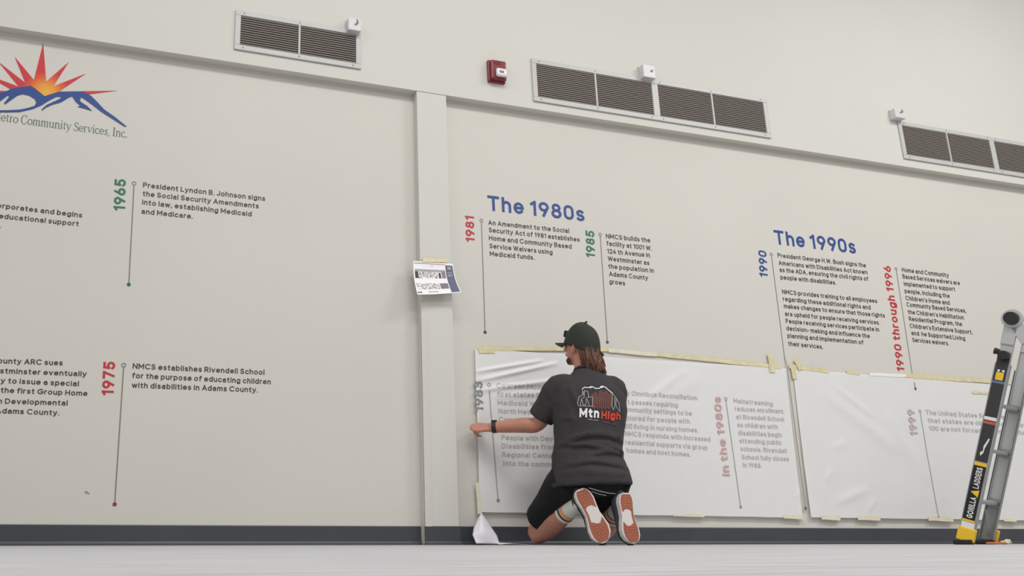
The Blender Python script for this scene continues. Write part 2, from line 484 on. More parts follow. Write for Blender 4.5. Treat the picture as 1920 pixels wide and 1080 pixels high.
p = at(1217, 134, YU-.05); sensor(p.x, p.z, .100, .100, 'small white sensor box above the middle of the long vent grille', 1)
p = at(1687, 213, YU-.05); sensor(p.x, p.z, .100, .078, 'small white sensor box at the left end of the right-hand vent grille', 2)

# red fire alarm strobe
a0 = at(917, 113, YU-.03); a1 = at(948, 153, YU-.03)
fw, fh = .125, .158
fa = empty('fire_alarm', ((a0.x+a1.x)/2, YU, (a0.z+a1.z)/2), label='red fire alarm horn with clear strobe lens on the upper wall', cat='fire alarm')
m_fr = mat('alarm_red', (124, 30, 36), .4)
box_obj('back_plate', (-fw/2, fw/2, -.022, 0, -fh/2, fh/2), m_fr, fa, bev=.008)
box_obj('housing', (-fw/2+.010, fw/2-.004, -.050, -.018, -fh/2+.008, fh/2-.010), m_fr, fa, bev=.012)
m_lens = mat('strobe_lens', (226, 224, 226), .12, spec=.8)
bm = bmesh.new(); bx(bm, -.024, fw/2-.010, -.072, -.045, -.056, .002, bev=.012)
ln = link('strobe_lens', bm_mesh('strobe_lens', bm), m_lens, fa, smooth=True)
box_obj('flash_tube', (-.004, .026, -.0735, -.069, -.036, -.018), mat('flash_grey', (120, 126, 122), .3), fa, bev=.001)
bm = bmesh.new()
for i in range(4): bx(bm, -.030+i*.012, -.024+i*.012, -.0515, -.048, .034, .056)
link('horn_slots', bm_mesh('horn_slots', bm), mat('alarm_dark_red', (86, 20, 24), .6), fa)

# ------------------------------------------------------------------ timeline lettering on the bare wall
def entry(label, year, yp, ycap, ymat, ring, dot, dotmat, lines, cap, lmat=m_ink, pmat=m_pole, surf=None, surf_line='same', rr=.0125, bold=.168, ybold=.20):
    sl = surf if surf_line == 'same' else surf_line
    base = at(*(dot or lines[0][1]))
    root = empty('timeline_entry', (0, 0, 0), label=label, cat='lettering', group='timeline entries on the wall')
    root.location = (base.x, 0, base.z)
    kids = []
    if year:
        o, _ = text_line('year_number', year, yp[0], yp[1], ycap, ymat, root, bold=ybold, surf=surf, lift=.003 if surf else .0012); kids += o if isinstance(o, list) else [o]
    if ring:
        kids.append(disc('ring', ring, rr*.62, rr, pmat, root, surf=sl))
        A, B = V(ring), V(dot); d = (B-A).normalized()
        s = A+d*3.2
        kids.append(stroke('timeline_bar', tuple(s), dot, .006, pmat, root, surf=sl, n=24 if sl else 1))
        kids.append(disc('end_dot', dot, 0, .0105, dotmat, root, surf=sl))
    for ln in lines:
        s, p0, p1 = ln[:3]
        vis = ln[3] if len(ln) > 3 else None
        o, sx = text_line('text_line', s, p0, p1, cap, lmat, root, vis=vis, surf=surf, bold=bold); kids.append(o)
    for o in kids:                       # meshes are in room coordinates: shift under the root
        o.data.transform(Matrix.Translation(-root.location))
    return root

m_gdot = mat('green_dot', (48, 96, 78), .5); m_rdot = mat('red_dot', (160, 44, 60), .5); m_pdot = mat('plum_dot', (104, 44, 54), .5)
entry('lettering fragment about educational support, cut off by the left edge below the logo', None, None, 0, None, None, None, None,
      [('incorporates and begins', (-6, 389.5), (153.7, 408.3), 'orporates and begins'), ('educational support', (-2, 409.4), (147.3, 424.3)), ('services.', (-40, 424), (1.5, 427.5))], 9.5)
entry('lettering fragment about the first group home, cut off by the left edge, lower left', None, None, 0, None, None, None, None,
      [('The Adams County ARC sues', (-4, 681.3), (117.3, 685.3), 'ounty ARC sues'), ('and Westminster eventually', (0, 700), (162.4, 706), 'stminster eventually'),
       ('allows the city to issue a special', (1, 718.3), (147.6, 724.3), 'y to issue a special'), ('permit for the first Group Home', (1, 736.3), (163.9, 742.5), 'the first Group Home'),
       ('in Developmental', (-8, 756.5), (126.5, 760.5)), ('Adams County.', (-9, 774.6), (111, 779))], 10)
entry('green 1965 timeline entry about Medicaid and Medicare, on the left wall panel', '1965', ((234.4, 396.3), (236.4, 336.8)), 21.5, m_green,
      (251.4, 344), (241.5, 533.5), m_gdot,
      [('President Lyndon B. Johnson signs', (268, 351.3), (497, 377)), ('the Social Security Amendments', (267.4, 367.5), (485, 391)),
       ('into law, establishing Medicaid', (266.3, 383.5), (471.6, 406)), ('and Medicare.', (265, 400.7), (361, 410.3))], 9.5)
entry('red 1975 timeline entry about Rivendell School, low on the left wall panel', '1975', ((212.9, 742), (216.5, 678.5)), 22.5, m_red,
      (232, 684.8), (215, 945.5), m_rdot,
      [('NMCS establishes Rivendell School', (248.3, 691.2), (495.7, 703)), ('for the purpose of educating children', (247.7, 709), (507.6, 720.8)),
       ('with disabilities in Adams County.', (246.8, 727), (483.5, 735.9))], 10.2)
def heading(s, p0, p1, cap, label):
    o, _ = text_line('decade_heading', s, p0, p1, cap, m_blue, None, bold=.18, label=label, cat='lettering')
heading('The 1980s', (914.7, 394.3), (1096.3, 415.6), 28, 'large blue heading The 1980s on the wall')
heading('The 1990s', (1453.3, 457.7), (1605.5, 476.2), 26, 'large blue heading The 1990s on the wall')
entry('red 1981 timeline entry under the 1980s heading', '1981', ((890, 455.2), (888.6, 405.8)), 16.5, m_red,
      (902.6, 413.7), (909.4, 623), m_pdot,
      [('An Amendment to the Social', (915.4, 421.5), (1067.2, 437.3)), ('Security Act of 1981 establishes', (916.5, 435.3), (1086.8, 453.6)),
       ('Home and Community Based', (916.8, 450.3), (1071.8, 466.5)), ('Service Waivers using', (917.7, 465.2), (1036, 477.3)), ('Medicaid funds.', (918.3, 479.8), (1002, 487.2))], 8.8)
entry('green 1985 timeline entry ending above the kneeling man', '1985', ((1115.6, 484.6), (1114.2, 434)), 16.5, m_green,
      (1125.2, 439.8), (1138.7, 641.6), mat('slate_dot', (88, 88, 96), .5),
      [('NMCS builds the', (1136.1, 446.8), (1219.4, 455)), ('facility at 1001 W.', (1137.5, 460.3), (1222.2, 469.9)), ('124 th Avenue in', (1138.7, 475.1), (1218.8, 482.8)),
       ('Westminster as', (1139.9, 488.9), (1217.6, 497.3)), ('the population in', (1141, 503.2), (1226, 511.8)), ('Adams County', (1142.1, 517.6), (1215.3, 525.3)), ('grows', (1142.7, 532), (1172, 535.3))], 8.6)

# ------------------------------------------------------------------ paper sheets taped over the lower wall
Z_TOP, Z_BOT = 1.20, .14
def sheet_off(x, z, sheet):
    """stand-off of the paper from the wall"""
    v = max(0, min(1, (Z_TOP-z)/(Z_TOP-Z_BOT)))
    o = .007+.016*v*v
    def ridge(x0, z0, x1, z1, w, a):
        dx, dz = x1-x0, z1-z0; L2 = dx*dx+dz*dz
        t = max(0, min(1, ((x-x0)*dx+(z-z0)*dz)/L2))
        d = math.hypot(x-x0-dx*t, z-z0-dz*t)
        return a*math.exp(-(d/w)**2)*math.sin(math.pi*min(1, max(.02, t)))**.5
    if sheet == 1:
        o += ridge(2.30, .95, 2.85, 1.09, .013, .013)+ridge(2.27, 1.00, 2.75, 1.10, .011, .011)+ridge(2.30, .89, 2.95, 1.00, .014, .011)
        o += ridge(2.40, .86, 2.80, .90, .02, .006)+ridge(3.2, .7, 3.9, 1.05, .05, .006)+ridge(3.4, .85, 3.8, 1.1, .03, .006)
        o += ridge(4.55, .30, 4.75, .55, .02, .008)+ridge(2.25, .4, 2.3, .9, .03, .006)
        o += .008*max(0, min(1, 1-(x-2.215)/.16))
    else:
        o += ridge(4.9, 1.0, 5.5, .6, .05, .006)+ridge(4.85, .26, 5.15, .36, .03, .006)+ridge(4.9, .62, 5.02, .67, .025, .004)
        o += ridge(5.1, .2, 5.2, .3, .02, .004)+ridge(6.2, .4, 6.6, 1.0, .04, .008)+ridge(4.8, .40, 4.86, .48, .02, .004)+ridge(5.0, 1.05, 5.3, .85, .03, .005)+ridge(5.4, .9, 5.7, .4, .06, .006)
    o += .0022*noise.noise(V((x*3, z*3, sheet*5)))+.0011*noise.noise(V((x*11, z*9, sheet*3)))
    return max(o, .004)

mpap = bpy.data.materials.new('translucent_transfer_paper'); mpap.use_nodes = True
nt = mpap.node_tree; b = nt.nodes['Principled BSDF']
b.inputs['Base Color'].default_value = (*lin((236, 236, 235)), 1); b.inputs['Roughness'].default_value = .55
tr = nt.nodes.new('ShaderNodeBsdfTranslucent'); tr.inputs[0].default_value = (*lin((235, 234, 230)), 1)
mx = nt.nodes.new('ShaderNodeMixShader'); mx.inputs[0].default_value = .15
nt.links.new(b.outputs[0], mx.inputs[1]); nt.links.new(tr.outputs[0], mx.inputs[2])
nt.links.new(mx.outputs[0], nt.nodes['Material Output'].inputs[0])

def sheet(n, TL, TR, BR, BL, nx, nz, label):
    a, b_, c, d = [at(*q) for q in (TL, TR, BR, BL)]
    vs, fs = [], []
    for j in range(nz+1):
        for i in range(nx+1):
            u, v = i/nx, j/nz
            p = lerp(lerp(a, b_, u), lerp(d, c, u), v)
            if n == 1 and 0: pass
            z = p.z
            z += .004*noise.noise(V((p.x*4, 0, n))) if j in (0, nz) else 0
            vs.append((p.x, -sheet_off(p.x, z, n), z))
    for j in range(nz):
        for i in range(nx):
            k = j*(nx+1)+i; fs.append((k, k+nx+1, k+nx+2, k+1))
    return link('paper_sheet', mesh('paper_sheet', vs, fs), mpap, None, smooth=True, label=label, cat='paper', group='white transfer paper taped to the wall')
sheet(1, (889, 654), (1472, 691), (1500, 971), (896, 960), 380, 150, 'wide white paper sheet taped to the wall behind the kneeling man')
sheet(2, (1485, 692), (2060, 736), (2075, 978), (1516, 970), 260, 110, 'wide white paper sheet taped to the wall behind the ladder')
s1 = lambda x, z: sheet_off(x, z, 1)+.0004
s2 = lambda x, z: sheet_off(x, z, 2)+.0004

entry('blue 1990 timeline entry under the 1990s heading, its bar running down between the paper sheets', '1990', ((1439.6, 521.5), (1436.6, 471.5)), 15, m_blue,
      (1446, 477.2), (1507.6, 953.3), mat('steel_dot', (96, 100, 106), .5),
      [('President George H.W. Bush signs the', (1458.4, 482.6), (1623.8, 501.7)), ('Americans with Disabilities Act known', (1460.2, 496.8), (1626.7, 514.7)),
       ('as the ADA, ensuring the civil rights of', (1462, 509.8), (1628.5, 527)), ('people with disabilities.', (1463.7, 523.7), (1568, 534.1)),
       ('NMCS provides training to all employees', (1466.7, 551.1), (1644.8, 568.4)), ('regarding these additional rights and', (1468.2, 564.3), (1632.7, 580.5)),
       ('makes changes to ensure that those rights', (1470.2, 577.8), (1659.3, 595.7)), ('are upheld for people receiving services.', (1472, 592.3), (1649.9, 609)),
       ('People receiving services participate in', (1473.5, 605.8), (1648.4, 622)), ('decision- making and influence the', (1474.7, 619.4), (1631.2, 634)),
       ('planning and implementation of', (1476.8, 633.2), (1619.3, 646)), ('their services.', (1478.2, 648.2), (1543.2, 654.5))], 8.2,
      surf=None, surf_line=lambda x, z: .012 if z < 1.2 else 0)
entry('red 1990 through 1996 timeline entry at the upper right', '1990 through 1996', ((1696, 697.5), (1669.3, 499.5)), 13.5, m_red,
      (1680, 504.2), (1714.5, 729.1), mat('steel_dot2', (96, 100, 106), .5),
      [('Home and Community', (1691.3, 509.6), (1779.4, 520.4)), ('Based Services waivers are', (1692.8, 522.1), (1800.1, 534.9)), ('implemented to support', (1695.2, 536), (1791.2, 546.2)),
       ('people, including the', (1696.7, 549.3), (1780.9, 558.9)), ("Children's Home and", (1698.2, 562.7), (1780.9, 571.9)), ('Community Based Services,', (1700.2, 574.8), (1812, 586.8)),
       ("the Children's Habilitation", (1702.6, 588.7), (1807.5, 599.5)), ('Residential Program, the', (1704.7, 601.5), (1804.3, 611.7)), ("Children's Extensive Support,", (1706.2, 614.8), (1823.8, 626.8)),
       ('and  he Supported Living', (1709.1, 628.2), (1809.9, 638.6)), ('Services waivers.', (1711.2, 641.2), (1779.4, 647.8))], 8.0,
      surf_line=lambda x, z: sheet_off(x, z, 2)+.001 if z < 1.14 else 0)
entry('faded 1983 timeline entry showing through the paper left of the kneeling man', '1983', ((904.6, 773), (903, 716)), 16.5, m_fade_bl,
      (915.6, 721.9), (931, 938.5), m_fade_bl,
      [('Colorado becomes one', (930, 727.8), (1058, 731)), ('first states to use', (931, 743.5), (1040, 746)), ('Medicaid Waivers', (932, 759.8), (1042, 762.5)), ('North Metro', (933.5, 775.3), (1004, 777.5)),
       ('Community', (934.5, 791), (998, 793)), ('People with Developmental', (938.8, 825), (1100, 829)), ('Disabilities from wards', (938.9, 840.8), (1083, 844)),
       ('Regional Centers back', (939.8, 857), (1078, 860)), ('into the community', (941.5, 873.3), (1061, 876))], 9.2, lmat=m_fade, pmat=m_fade_dk, surf=s1)
entry('faded entry about nursing homes showing through the paper right of the kneeling man', None, None, 0, None, None, None, None,
      [('by Omnibus Reconciliation', (1183.3, 742.2), (1305.9, 750.8), 'Omnibus Reconciliation'), ('Act passes requiring', (1183, 758.6), (1269.6, 764.4), 'passes requiring'),
       ('community settings to be', (1177, 772.6), (1295.5, 779.7), 'mmunity settings to be'), ('explored for people with', (1173, 788), (1292, 794.8), 'plored for people with'),
       ('100 living in nursing homes.', (1187.4, 804.5), (1307.5, 811.2), 'living in nursing homes.'), ('NMCS responds with increased', (1204.4, 819.8), (1329.6, 828.4), 'responds with increased'),
       ('residential supports via group', (1229, 837.4), (1324.4, 843.8), 'supports via group'), ('homes and host homes.', (1210, 851.3), (1292.5, 856.8), 'and host homes.')], 9.0, lmat=m_fade, surf=s1)
entry('faded red In the 1980s entry showing through the paper beside the sheet seam', 'In the 1980s', ((1364.9, 892.5), (1349.2, 744.5)), 13.5, m_fade_red,
      (1359.3, 748.3), (1384.3, 950.7), m_fade_dk,
      [('Mainstreaming', (1374.3, 755.8), (1447.3, 761.8)), ('reduces enrollment', (1376.7, 770.8), (1467.3, 775.9)), ('at Rivendell School', (1379, 785.8), (1468.3, 790.9)), ('as children with', (1381, 800.8), (1456.7, 805.2)),
       ('disabilities begin', (1382.3, 816), (1464, 820.2)), ('attending public', (1384.3, 830.9), (1463.3, 834.5)), ('schools. Rivendell', (1386.3, 845.9), (1472.7, 850.2)), ('School fully closes', (1388.3, 861.5), (1476.7, 865.2)),
       ('in 1988.', (1390, 876.5), (1426, 878))], 8.8, lmat=m_fade, pmat=m_fade_dk, surf=s1)
entry('faded 1999 entry showing through the paper left of the ladder', '1999', ((1718.3, 818), (1711.9, 768.5)), 13.5, m_fade_pk,
      (1722.6, 771.5), (1754.4, 970.5), m_fade_dk,
      [('The United States Supreme Court', (1734, 777.8), (1912, 788)), ('that states are obligated to show', (1737.8, 792.6), (1925, 802)),
       ('100 are not forced to remain in the', (1739.6, 807.4), (1921, 816))], 8.6, lmat=m_fade, pmat=m_fade_dk, surf=s2)

# masking tape, each strip its own thing
def tape(p0, p1, wpx, label, sheet_n=1, grp='strips of masking tape holding the paper', extra=.002, name='tape_strip', material=None):
    A, B = at(*p0), at(*p1)
    n = max(2, int((B-A).length/.03)); ex = (B-A).normalized(); ez = V((-ex.z, 0, ex.x))
    w = wpx*A.z/max(1, (1010-p0[1])) if wpx else .03
    w = (at(p0[0], p0[1]-wpx)-A).length if abs(ex.x) > abs(ex.z) else (at(p0[0]+wpx, p0[1])-A).length
    vs, fs = [], []
    for i in range(n+1):
        t = i/n; c = A.lerp(B, t)
        ww = w/2*(1+.18*noise.noise(V((c.x*9, c.z*9, 3))))
        c = c+ez*.004*noise.noise(V((c.x*5, 1, 4)))
        for s in (-1, 1):
            q = c+ez*ww*s
            off = sheet_off(q.x, q.z, sheet_n)+extra+.0008*noise.noise(V((q.x*40, q.z*40, 0)))
            vs.append((q.x, -off, q.z))
        for s in (-1, 1):
            q = c+ez*ww*s
            vs.append((q.x, -sheet_off(q.x, q.z, sheet_n)-extra+.0012, q.z))
    for i in range(n):
        k = 4*i; l = k+4
        fs += [(k, l, l+1, k+1), (k+2, k+3, l+3, l+2), (k, k+2, l+2, l), (k+1, l+1, l+3, k+3)]
    fs += [(0, 1, 3, 2), (4*n, 4*n+2, 4*n+3, 4*n+1)]
    return link(name, mesh(name, vs, fs), material or m_tape, None, label=label, cat='tape', group=grp)
m_tape2 = mat('pale_masking_tape', (222, 216, 194), .7, var=.06, vscale=30)
tape((892, 653.5), (1150, 656), 7.2, 'masking tape strip along the top edge left of the cap', 1)
tape((896, 657), (926, 657), 12, 'doubled masking tape at the top left corner of the paper', 1, extra=.004)
tape((1140, 657.5), (1230, 665), 7.5, 'thin masking tape along the top edge just right of the cap', 1, extra=.003, material=m_tape2)
tape((1228, 664.5), (1462, 688.5), 7.5, 'long masking tape strip along the top edge up to the seam', 1)
tape((1441, 664), (1446, 699), 9, 'upright masking tape piece crossing the top edge left of the seam', 1, extra=.005)
tape((1478, 687.5), (1551, 695.5), 8.5, 'masking tape strip along the top edge just right of the seam', 2)
tape((1489, 674), (1499, 694), 8, 'short slanted masking tape piece above the seam', 2, extra=.006)
tape((1484, 690), (1488, 711), 8, 'short upright masking tape piece below the seam', 2, extra=.005)
tape((1586, 697.5), (1610, 700), 7, 'small masking tape piece on the top edge under the planning text', 2)
tape((1628, 701.5), (1697, 705), 6, 'white bright tape strip under the red year numbers', 2, material=mat('white_tape', (236, 234, 226), .5))
tape((1697, 704.5), (1795, 711), 8.5, 'masking tape strip on the top edge right of the red year numbers', 2)
tape((1790, 711), (1925, 719.5), 8, 'masking tape strip on the top edge ending behind the ladder', 2, extra=.003)
tape((892, 905), (896, 964), 8, 'yellowish masking tape down the lower left edge of the paper', 1, material=m_tape2)
tape((1258, 965), (1316, 967), 6, 'pale tape on the bottom edge right of the shoes', 1, material=m_tape2)
tape((1464, 968.5), (1502, 970), 7, 'pale tape at the bottom edge left of the seam', 1, material=m_tape2)
tape((1535, 970.5), (1570, 971.5), 8, 'first pale tape on the bottom edge right of the seam', 2, material=m_tape2)
tape((1603, 971), (1645, 972), 8, 'second pale tape on the bottom edge right of the seam', 2, material=m_tape2)
tape((1735, 972.5), (1781, 973.5), 9, 'pale tape on the bottom edge under the faded 1999 bar', 2, material=m_tape2)
tape((1876, 975), (1899, 975.5), 6, 'pale tape on the bottom edge right of the ladder', 2, material=m_tape2)
tape((1821, 736.5), (1862, 738.5), 4.5, 'narrow tan tape sliver beside the upper half of the ladder', 2, extra=.004)

# ------------------------------------------------------------------ logo
def flat(name, polys, material, parent, lift=.0012, y=0.0):
    vs, fs = [], []
    bm = bmesh.new()
    for n_, poly in enumerate(polys):
        vv = []
        for q in poly:
            a = at(q[0], q[1], y); vv.append(bm.verts.new((a.x, y-lift-n_*.0001, a.z)))
        try: bm.faces.new(vv)
        except ValueError: pass
    bm.normal_update()
    bmesh.ops.triangulate(bm, faces=bm.faces)
    me = bpy.data.meshes.new(name); bm.to_mesh(me); bm.free()
    return link(name, me, material, parent)
K = 1473/300.0
def L(*pts): return [(x/K, y/K+60) for x, y in pts]
logo = empty('wall_logo', label='red sun and blue mountain logo cut by the left edge', cat='logo')
# rays and sun with the printed red-to-yellow blend
ms = bpy.data.materials.new('sun_print'); ms.use_nodes = True
nt = ms.node_tree; b = nt.nodes['Principled BSDF']; b.inputs['Roughness'].default_value = .5
tc = nt.nodes.new('ShaderNodeTexCoord'); ds = nt.nodes.new('ShaderNodeVectorMath'); ds.operation = 'DISTANCE'
sc_ = at(*L((425, 560))[0]); ds.inputs[1].default_value = (sc_.x, -.0012, sc_.z)
mr = nt.nodes.new('ShaderNodeMapRange'); mr.inputs['From Max'].default_value = .13
rp = nt.nodes.new('ShaderNodeValToRGB')
for ps, c in ((0.0, (222, 178, 60)), (.35, (228, 150, 44)), (.75, (214, 84, 40)), (1.0, (198, 44, 52))):
    e = rp.color_ramp.elements[0] if ps == 0 else rp.color_ramp.elements.new(min(ps, .995))
    e.color = (*lin(c), 1)
rp.color_ramp.elements[len(rp.color_ramp.elements)-1].color = (*lin((198, 44, 52)), 1)
nt.links.new(tc.outputs['Object'], ds.inputs[0]); nt.links.new(ds.outputs['Value'], mr.inputs['Value'])
nt.links.new(mr.outputs[0], rp.inputs[0]); nt.links.new(rp.outputs[0], b.inputs['Base Color'])
rays = [L((398, 100), (425, 455), (360, 520), (312, 445)), L((635, 275), (492, 500), (430, 520), (425, 458)), L((795, 382), (545, 548), (480, 560), (492, 500)),
        L((1085, 541), (820, 575), (740, 560), (540, 549)), L((135, 228), (312, 442), (300, 520), (232, 468)), L((-15, 275), (235, 470), (230, 530), (175, 508)),
        L((-160, 380), (175, 505), (160, 560), (100, 530)), L((-380, 520), (60, 545), (60, 580), (-60, 585)),
        L((232, 462), (312, 445), (425, 455), (492, 500), (545, 548), (412, 600), (285, 505), (110, 522), (175, 505))]
flat('sun_burst', rays, ms, logo, lift=.0012)
mt1 = L((-200, 640), (-60, 580), (60, 545), (115, 520), (215, 505), (285, 495), (340, 535), (410, 592), (545, 550), (770, 550), (840, 590), (900, 650), (960, 715), (1060, 785), (1165, 870), (1150, 875), (1040, 805), (930, 735), (850, 672), (760, 608), (742, 604),
        (738, 640), (760, 655), (800, 680), (850, 730), (780, 708), (712, 690), (740, 680), (700, 648), (665, 596), (640, 602), (560, 650), (480, 672), (420, 700), (385, 728), (385, 712), (430, 672), (560, 612), (560, 600), (520, 598), (440, 640), (380, 678), (300, 712), (180, 738), (60, 742), (-200, 735),
        (-200, 722), (60, 722), (180, 716), (260, 700), (320, 680), (335, 650), (320, 620), (270, 588), (210, 574), (160, 588), (100, 630), (45, 670), (38, 655), (85, 600), (75, 585), (0, 640), (-200, 690))
flat('mountain_range', [mt1], m_blue, logo, lift=.0026)

# serif lettering, drawn as strokes: unit x-height glyphs (w, strokes of (x,y,width) points)
T, N = .17, .075
def arc(cx, cy, rx, ry, a0, a1, wf=None, n=14):
    out = []
    for i in range(n+1):
        a = R(lerp(a0, a1, i/n)); w = (N+(T-N)*abs(math.cos(a))**1.5) if wf is None else wf
        out.append((cx+rx*math.cos(a), cy+ry*math.sin(a), w))
    return out
def serif(x, y, h=.17): return [(x-h, y, .06), (x+h, y, .06)]
G = {
 'e': (.86, [arc(.43, .5, .34, .46, 0, 325), [(.1, .52, N), (.77, .52, N)]]),
 't': (.58, [[(.25, 1.3, N), (.25, .2, T), (.33, .05, .1), (.52, .10, .06)], [(.03, .96, .07), (.52, .96, .07)]]),
 'r': (.66, [[(.22, 1.0, T), (.22, .05, T)], serif(.22, .03), [(.05, .97, .06), (.2, .97, .06)], [(.24, .75, N), (.36, .95, N), (.55, .95, .15)]]),
 'o': (.90, [arc(.45, .5, .36, .46, 0, 360, n=24)]),
 'C': (1.16, [arc(.62, .74, .5, .74, 48, 312, n=24), [(.98, 1.0, .05), (.98, 1.42, .08)], [(.98, .2, .05), (1.0, .42, .06)]]),
 'm': (1.42, [[(.22, 1, T), (.22, .05, T)], [(.71, .8, T), (.71, .05, T)], [(1.2, .8, T), (1.2, .05, T)], serif(.22, .03), serif(.71, .03), serif(1.2, .03), [(.05, .97, .06), (.2, .97, .06)],
       [(.24, .78, N), (.42, .96, .1), (.6, .95, .12), (.71, .78, T)], [(.73, .78, N), (.92, .96, .1), (1.1, .95, .12), (1.2, .78, T)]]),
 'u': (1.0, [[(.22, .97, T), (.22, .3, T), (.36, .06, .12), (.56, .06, .08), (.76, .25, N)], [(.78, .97, T), (.78, .03, T)], [(.03, .97, .06), (.2, .97, .06)], [(.6, .97, .06), (.78, .97, .06)], [(.8, .03, .06), (.96, .03, .06)]]),
 'n': (1.0, [[(.22, 1, T), (.22, .05, T)], [(.76, .78, T), (.76, .05, T)], serif(.22, .03), serif(.76, .03), [(.05, .97, .06), (.2, .97, .06)], [(.24, .78, N), (.44, .96, .1), (.65, .95, .12), (.76, .78, T)]]),
 'i': (.50, [[(.25, 1, T), (.25, .05, T)], serif(.25, .03), [(.07, .97, .06), (.2, .97, .06)], [(.25, 1.28, .18), (.25, 1.45, .18)]]),
 'y': (.90, [[(.14, .97, T), (.48, .08, .12)], [(.82, .97, N), (.42, -.15, N), (.25, -.38, .1), (.1, -.36, .12)], [(0, .97, .06), (.32, .97, .06)], [(.66, .97, .06), (.96, .97, .06)]]),
 'S': (.94, [[(.82, 1.05, .05), (.8, 1.4, .07)], [(.8, 1.25, N), (.6, 1.44, N), (.36, 1.44, .1), (.18, 1.2, T), (.28, .92, T), (.66, .66, T), (.84, .36, T), (.66, .08, .1), (.4, .02, N), (.14, .22, N)], [(.12, .06, .07), (.1, .46, .05)]]),
 'v': (.90, [[(.14, .97, T), (.47, .05, .12)], [(.80, .97, N), (.47, .05, N)], [(0, .97, .06), (.32, .97, .06)], [(.64, .97, .06), (.94, .97, .06)]]),
 'c': (.80, [arc(.45, .5, .35, .46, 50, 320), [(.64, .8, .14), (.7, .76, .14)]]),
 's': (.72, [[(.6, .78, N), (.44, .95, .09), (.24, .9, .12), (.2, .7, .14), (.5, .45, .15), (.6, .25, .13), (.42, .04, .1), (.22, .06, N), (.12, .26, N)], [(.62, .72, .05), (.6, .96, .06)], [(.12, .04, .06), (.1, .3, .05)]]),
 ',': (.36, [[(.16, .1, .2), (.2, -.02, .16), (.12, -.22, .06)]]),
 'I': (.62, [[(.3, 1.47, .2), (.3, .03, .2)], serif(.3, .03, .24), serif(.3, 1.45, .24)]),
 '.': (.36, [[(.08, .1, .2), (.26, .1, .2)]]),
 'M': (1.5, [[(.25, 1.45, N), (.25, .03, N)], [(.25, 1.45, T), (.72, .1, T)], [(.72, .1, N), (1.2, 1.45, N)], [(1.2, 1.45, .2), (1.2, .03, .2)], serif(.25, .03), serif(1.2, .03, .22)]),
 'N': (1.3, [[(.25, 1.45, N), (.25, .03, N)], [(.25, 1.45, .2), (1.0, .03, .2)], [(1.0, 1.45, N), (1.0, .03, N)], serif(.25, .03), serif(1.0, 1.45), serif(.16, 1.45)]),
 'h': (1.0, [[(.22, 1.48, T), (.22, .05, T)], [(.76, .78, T), (.76, .05, T)], serif(.22, .03), serif(.76, .03), [(.24, .78, N), (.44, .96, .1), (.65, .95, .12), (.76, .78, T)]]),
 ' ': (.42, [])}
def serif_text(name, s, p0, p1, vis, xh, material, parent):
    A, B = at(*p0), at(*p1); ex = (B-A).normalized(); ez = V((-ex.z, 0, ex.x))
    wv = sum(G[c][0] for c in vis); sx = (B-A).length/wv
    h = (at(p0[0], p0[1]-xh)-A).length
    x = -sum(G[c][0] for c in s); vs, fs = [], []
    layer = 0
    for c in s:
        for st in G[c][1]:
            k0 = len(vs); layer += 1
            for i, (a, b_, w) in enumerate(st):
                a2, b2, _ = st[min(i+1, len(st)-1)]; a1, b1, _ = st[max(i-1, 0)]
                d = V((a2-a1, b2-b1)).normalized(); nn = V((-d.y, d.x))*w/2
                for sg in (-1, 1):
                    q = B+ex*((x+a+nn.x*sg)*sx)+ez*((b_+nn.y*sg)*h)
                    vs.append((q.x, -.0012-.00002*(layer % 5), q.z))
            for i in range(len(st)-1):
                k = k0+2*i; fs.append((k, k+2, k+3, k+1))
        x += G[c][0]
    return link(name, mesh(name, vs, fs), material, parent)
m_lgreen = mat('grey_green_vinyl', (92, 116, 100), .5)
serif_text('logo_lettering', 'North Metro Community Services, Inc.', L((5, 820))[0], L((1170, 975))[0], 'etro Community Services, Inc.', 11.2, m_lgreen, logo)

# small scuff on the wall near the baseboard
flat('scuff_mark', [[(158, 921.5), (162, 920.5), (168, 925), (167, 927.5), (163, 926), (159, 924.5)]], mat('scuff', (150, 148, 142), .8), wb, lift=.0005)

# ------------------------------------------------------------------ printed page taped to the pilaster
pg = empty('printed_page', (0, 0, 0), label='curling printed layout page taped to the white pilaster', cat='paper')
c4 = [at(775, 489, -.068), at(849, 494.5, -.068), at(863, 549, -.115), at(781, 553.5, -.115)]
nx, nz = 60, 44
vs, fs, mi = [], [], []
for j in range(nz+1):
    for i in range(nx+1):
        u, v = i/nx, j/nz
        p = lerp(lerp(c4[0], c4[1], u), lerp(c4[3], c4[2], u), v)
        curl = -.030*math.sin(math.pi*u)*v*0-.018*math.sin(math.pi*v)*(-1)
        bow = .016*(2*u-1)**2*v
        vs.append((p.x-.004*math.sin(math.pi*v), -.068-.047*v*v-bow, p.z))
regions = [((.02, .04, .22, .075), 2), ((.22, .04, .80, .075), 3), ((.80, .06, .985, .97), 1), ((.40, .12, .50, .14), 4),
           ((.03, .23, .78, .30), 5), ((.03, .30, .12, .50), 6), ((.12, .30, .62, .50), 4), ((.62, .31, .67, .49), 6), ((.69, .27, .78, .50), 7),
           ((.03, .66, .58, .84), 4), ((.60, .66, .78, .85), 8), ((.02, .91, .14, .96), 8), ((.28, .90, .52, .93), 8), ((.85, .12, .93, .20), 5), ((.84, .30, .95, .315), 5), ((.84, .36, .95, .375), 5), ((.84, .42, .93, .435), 5)]
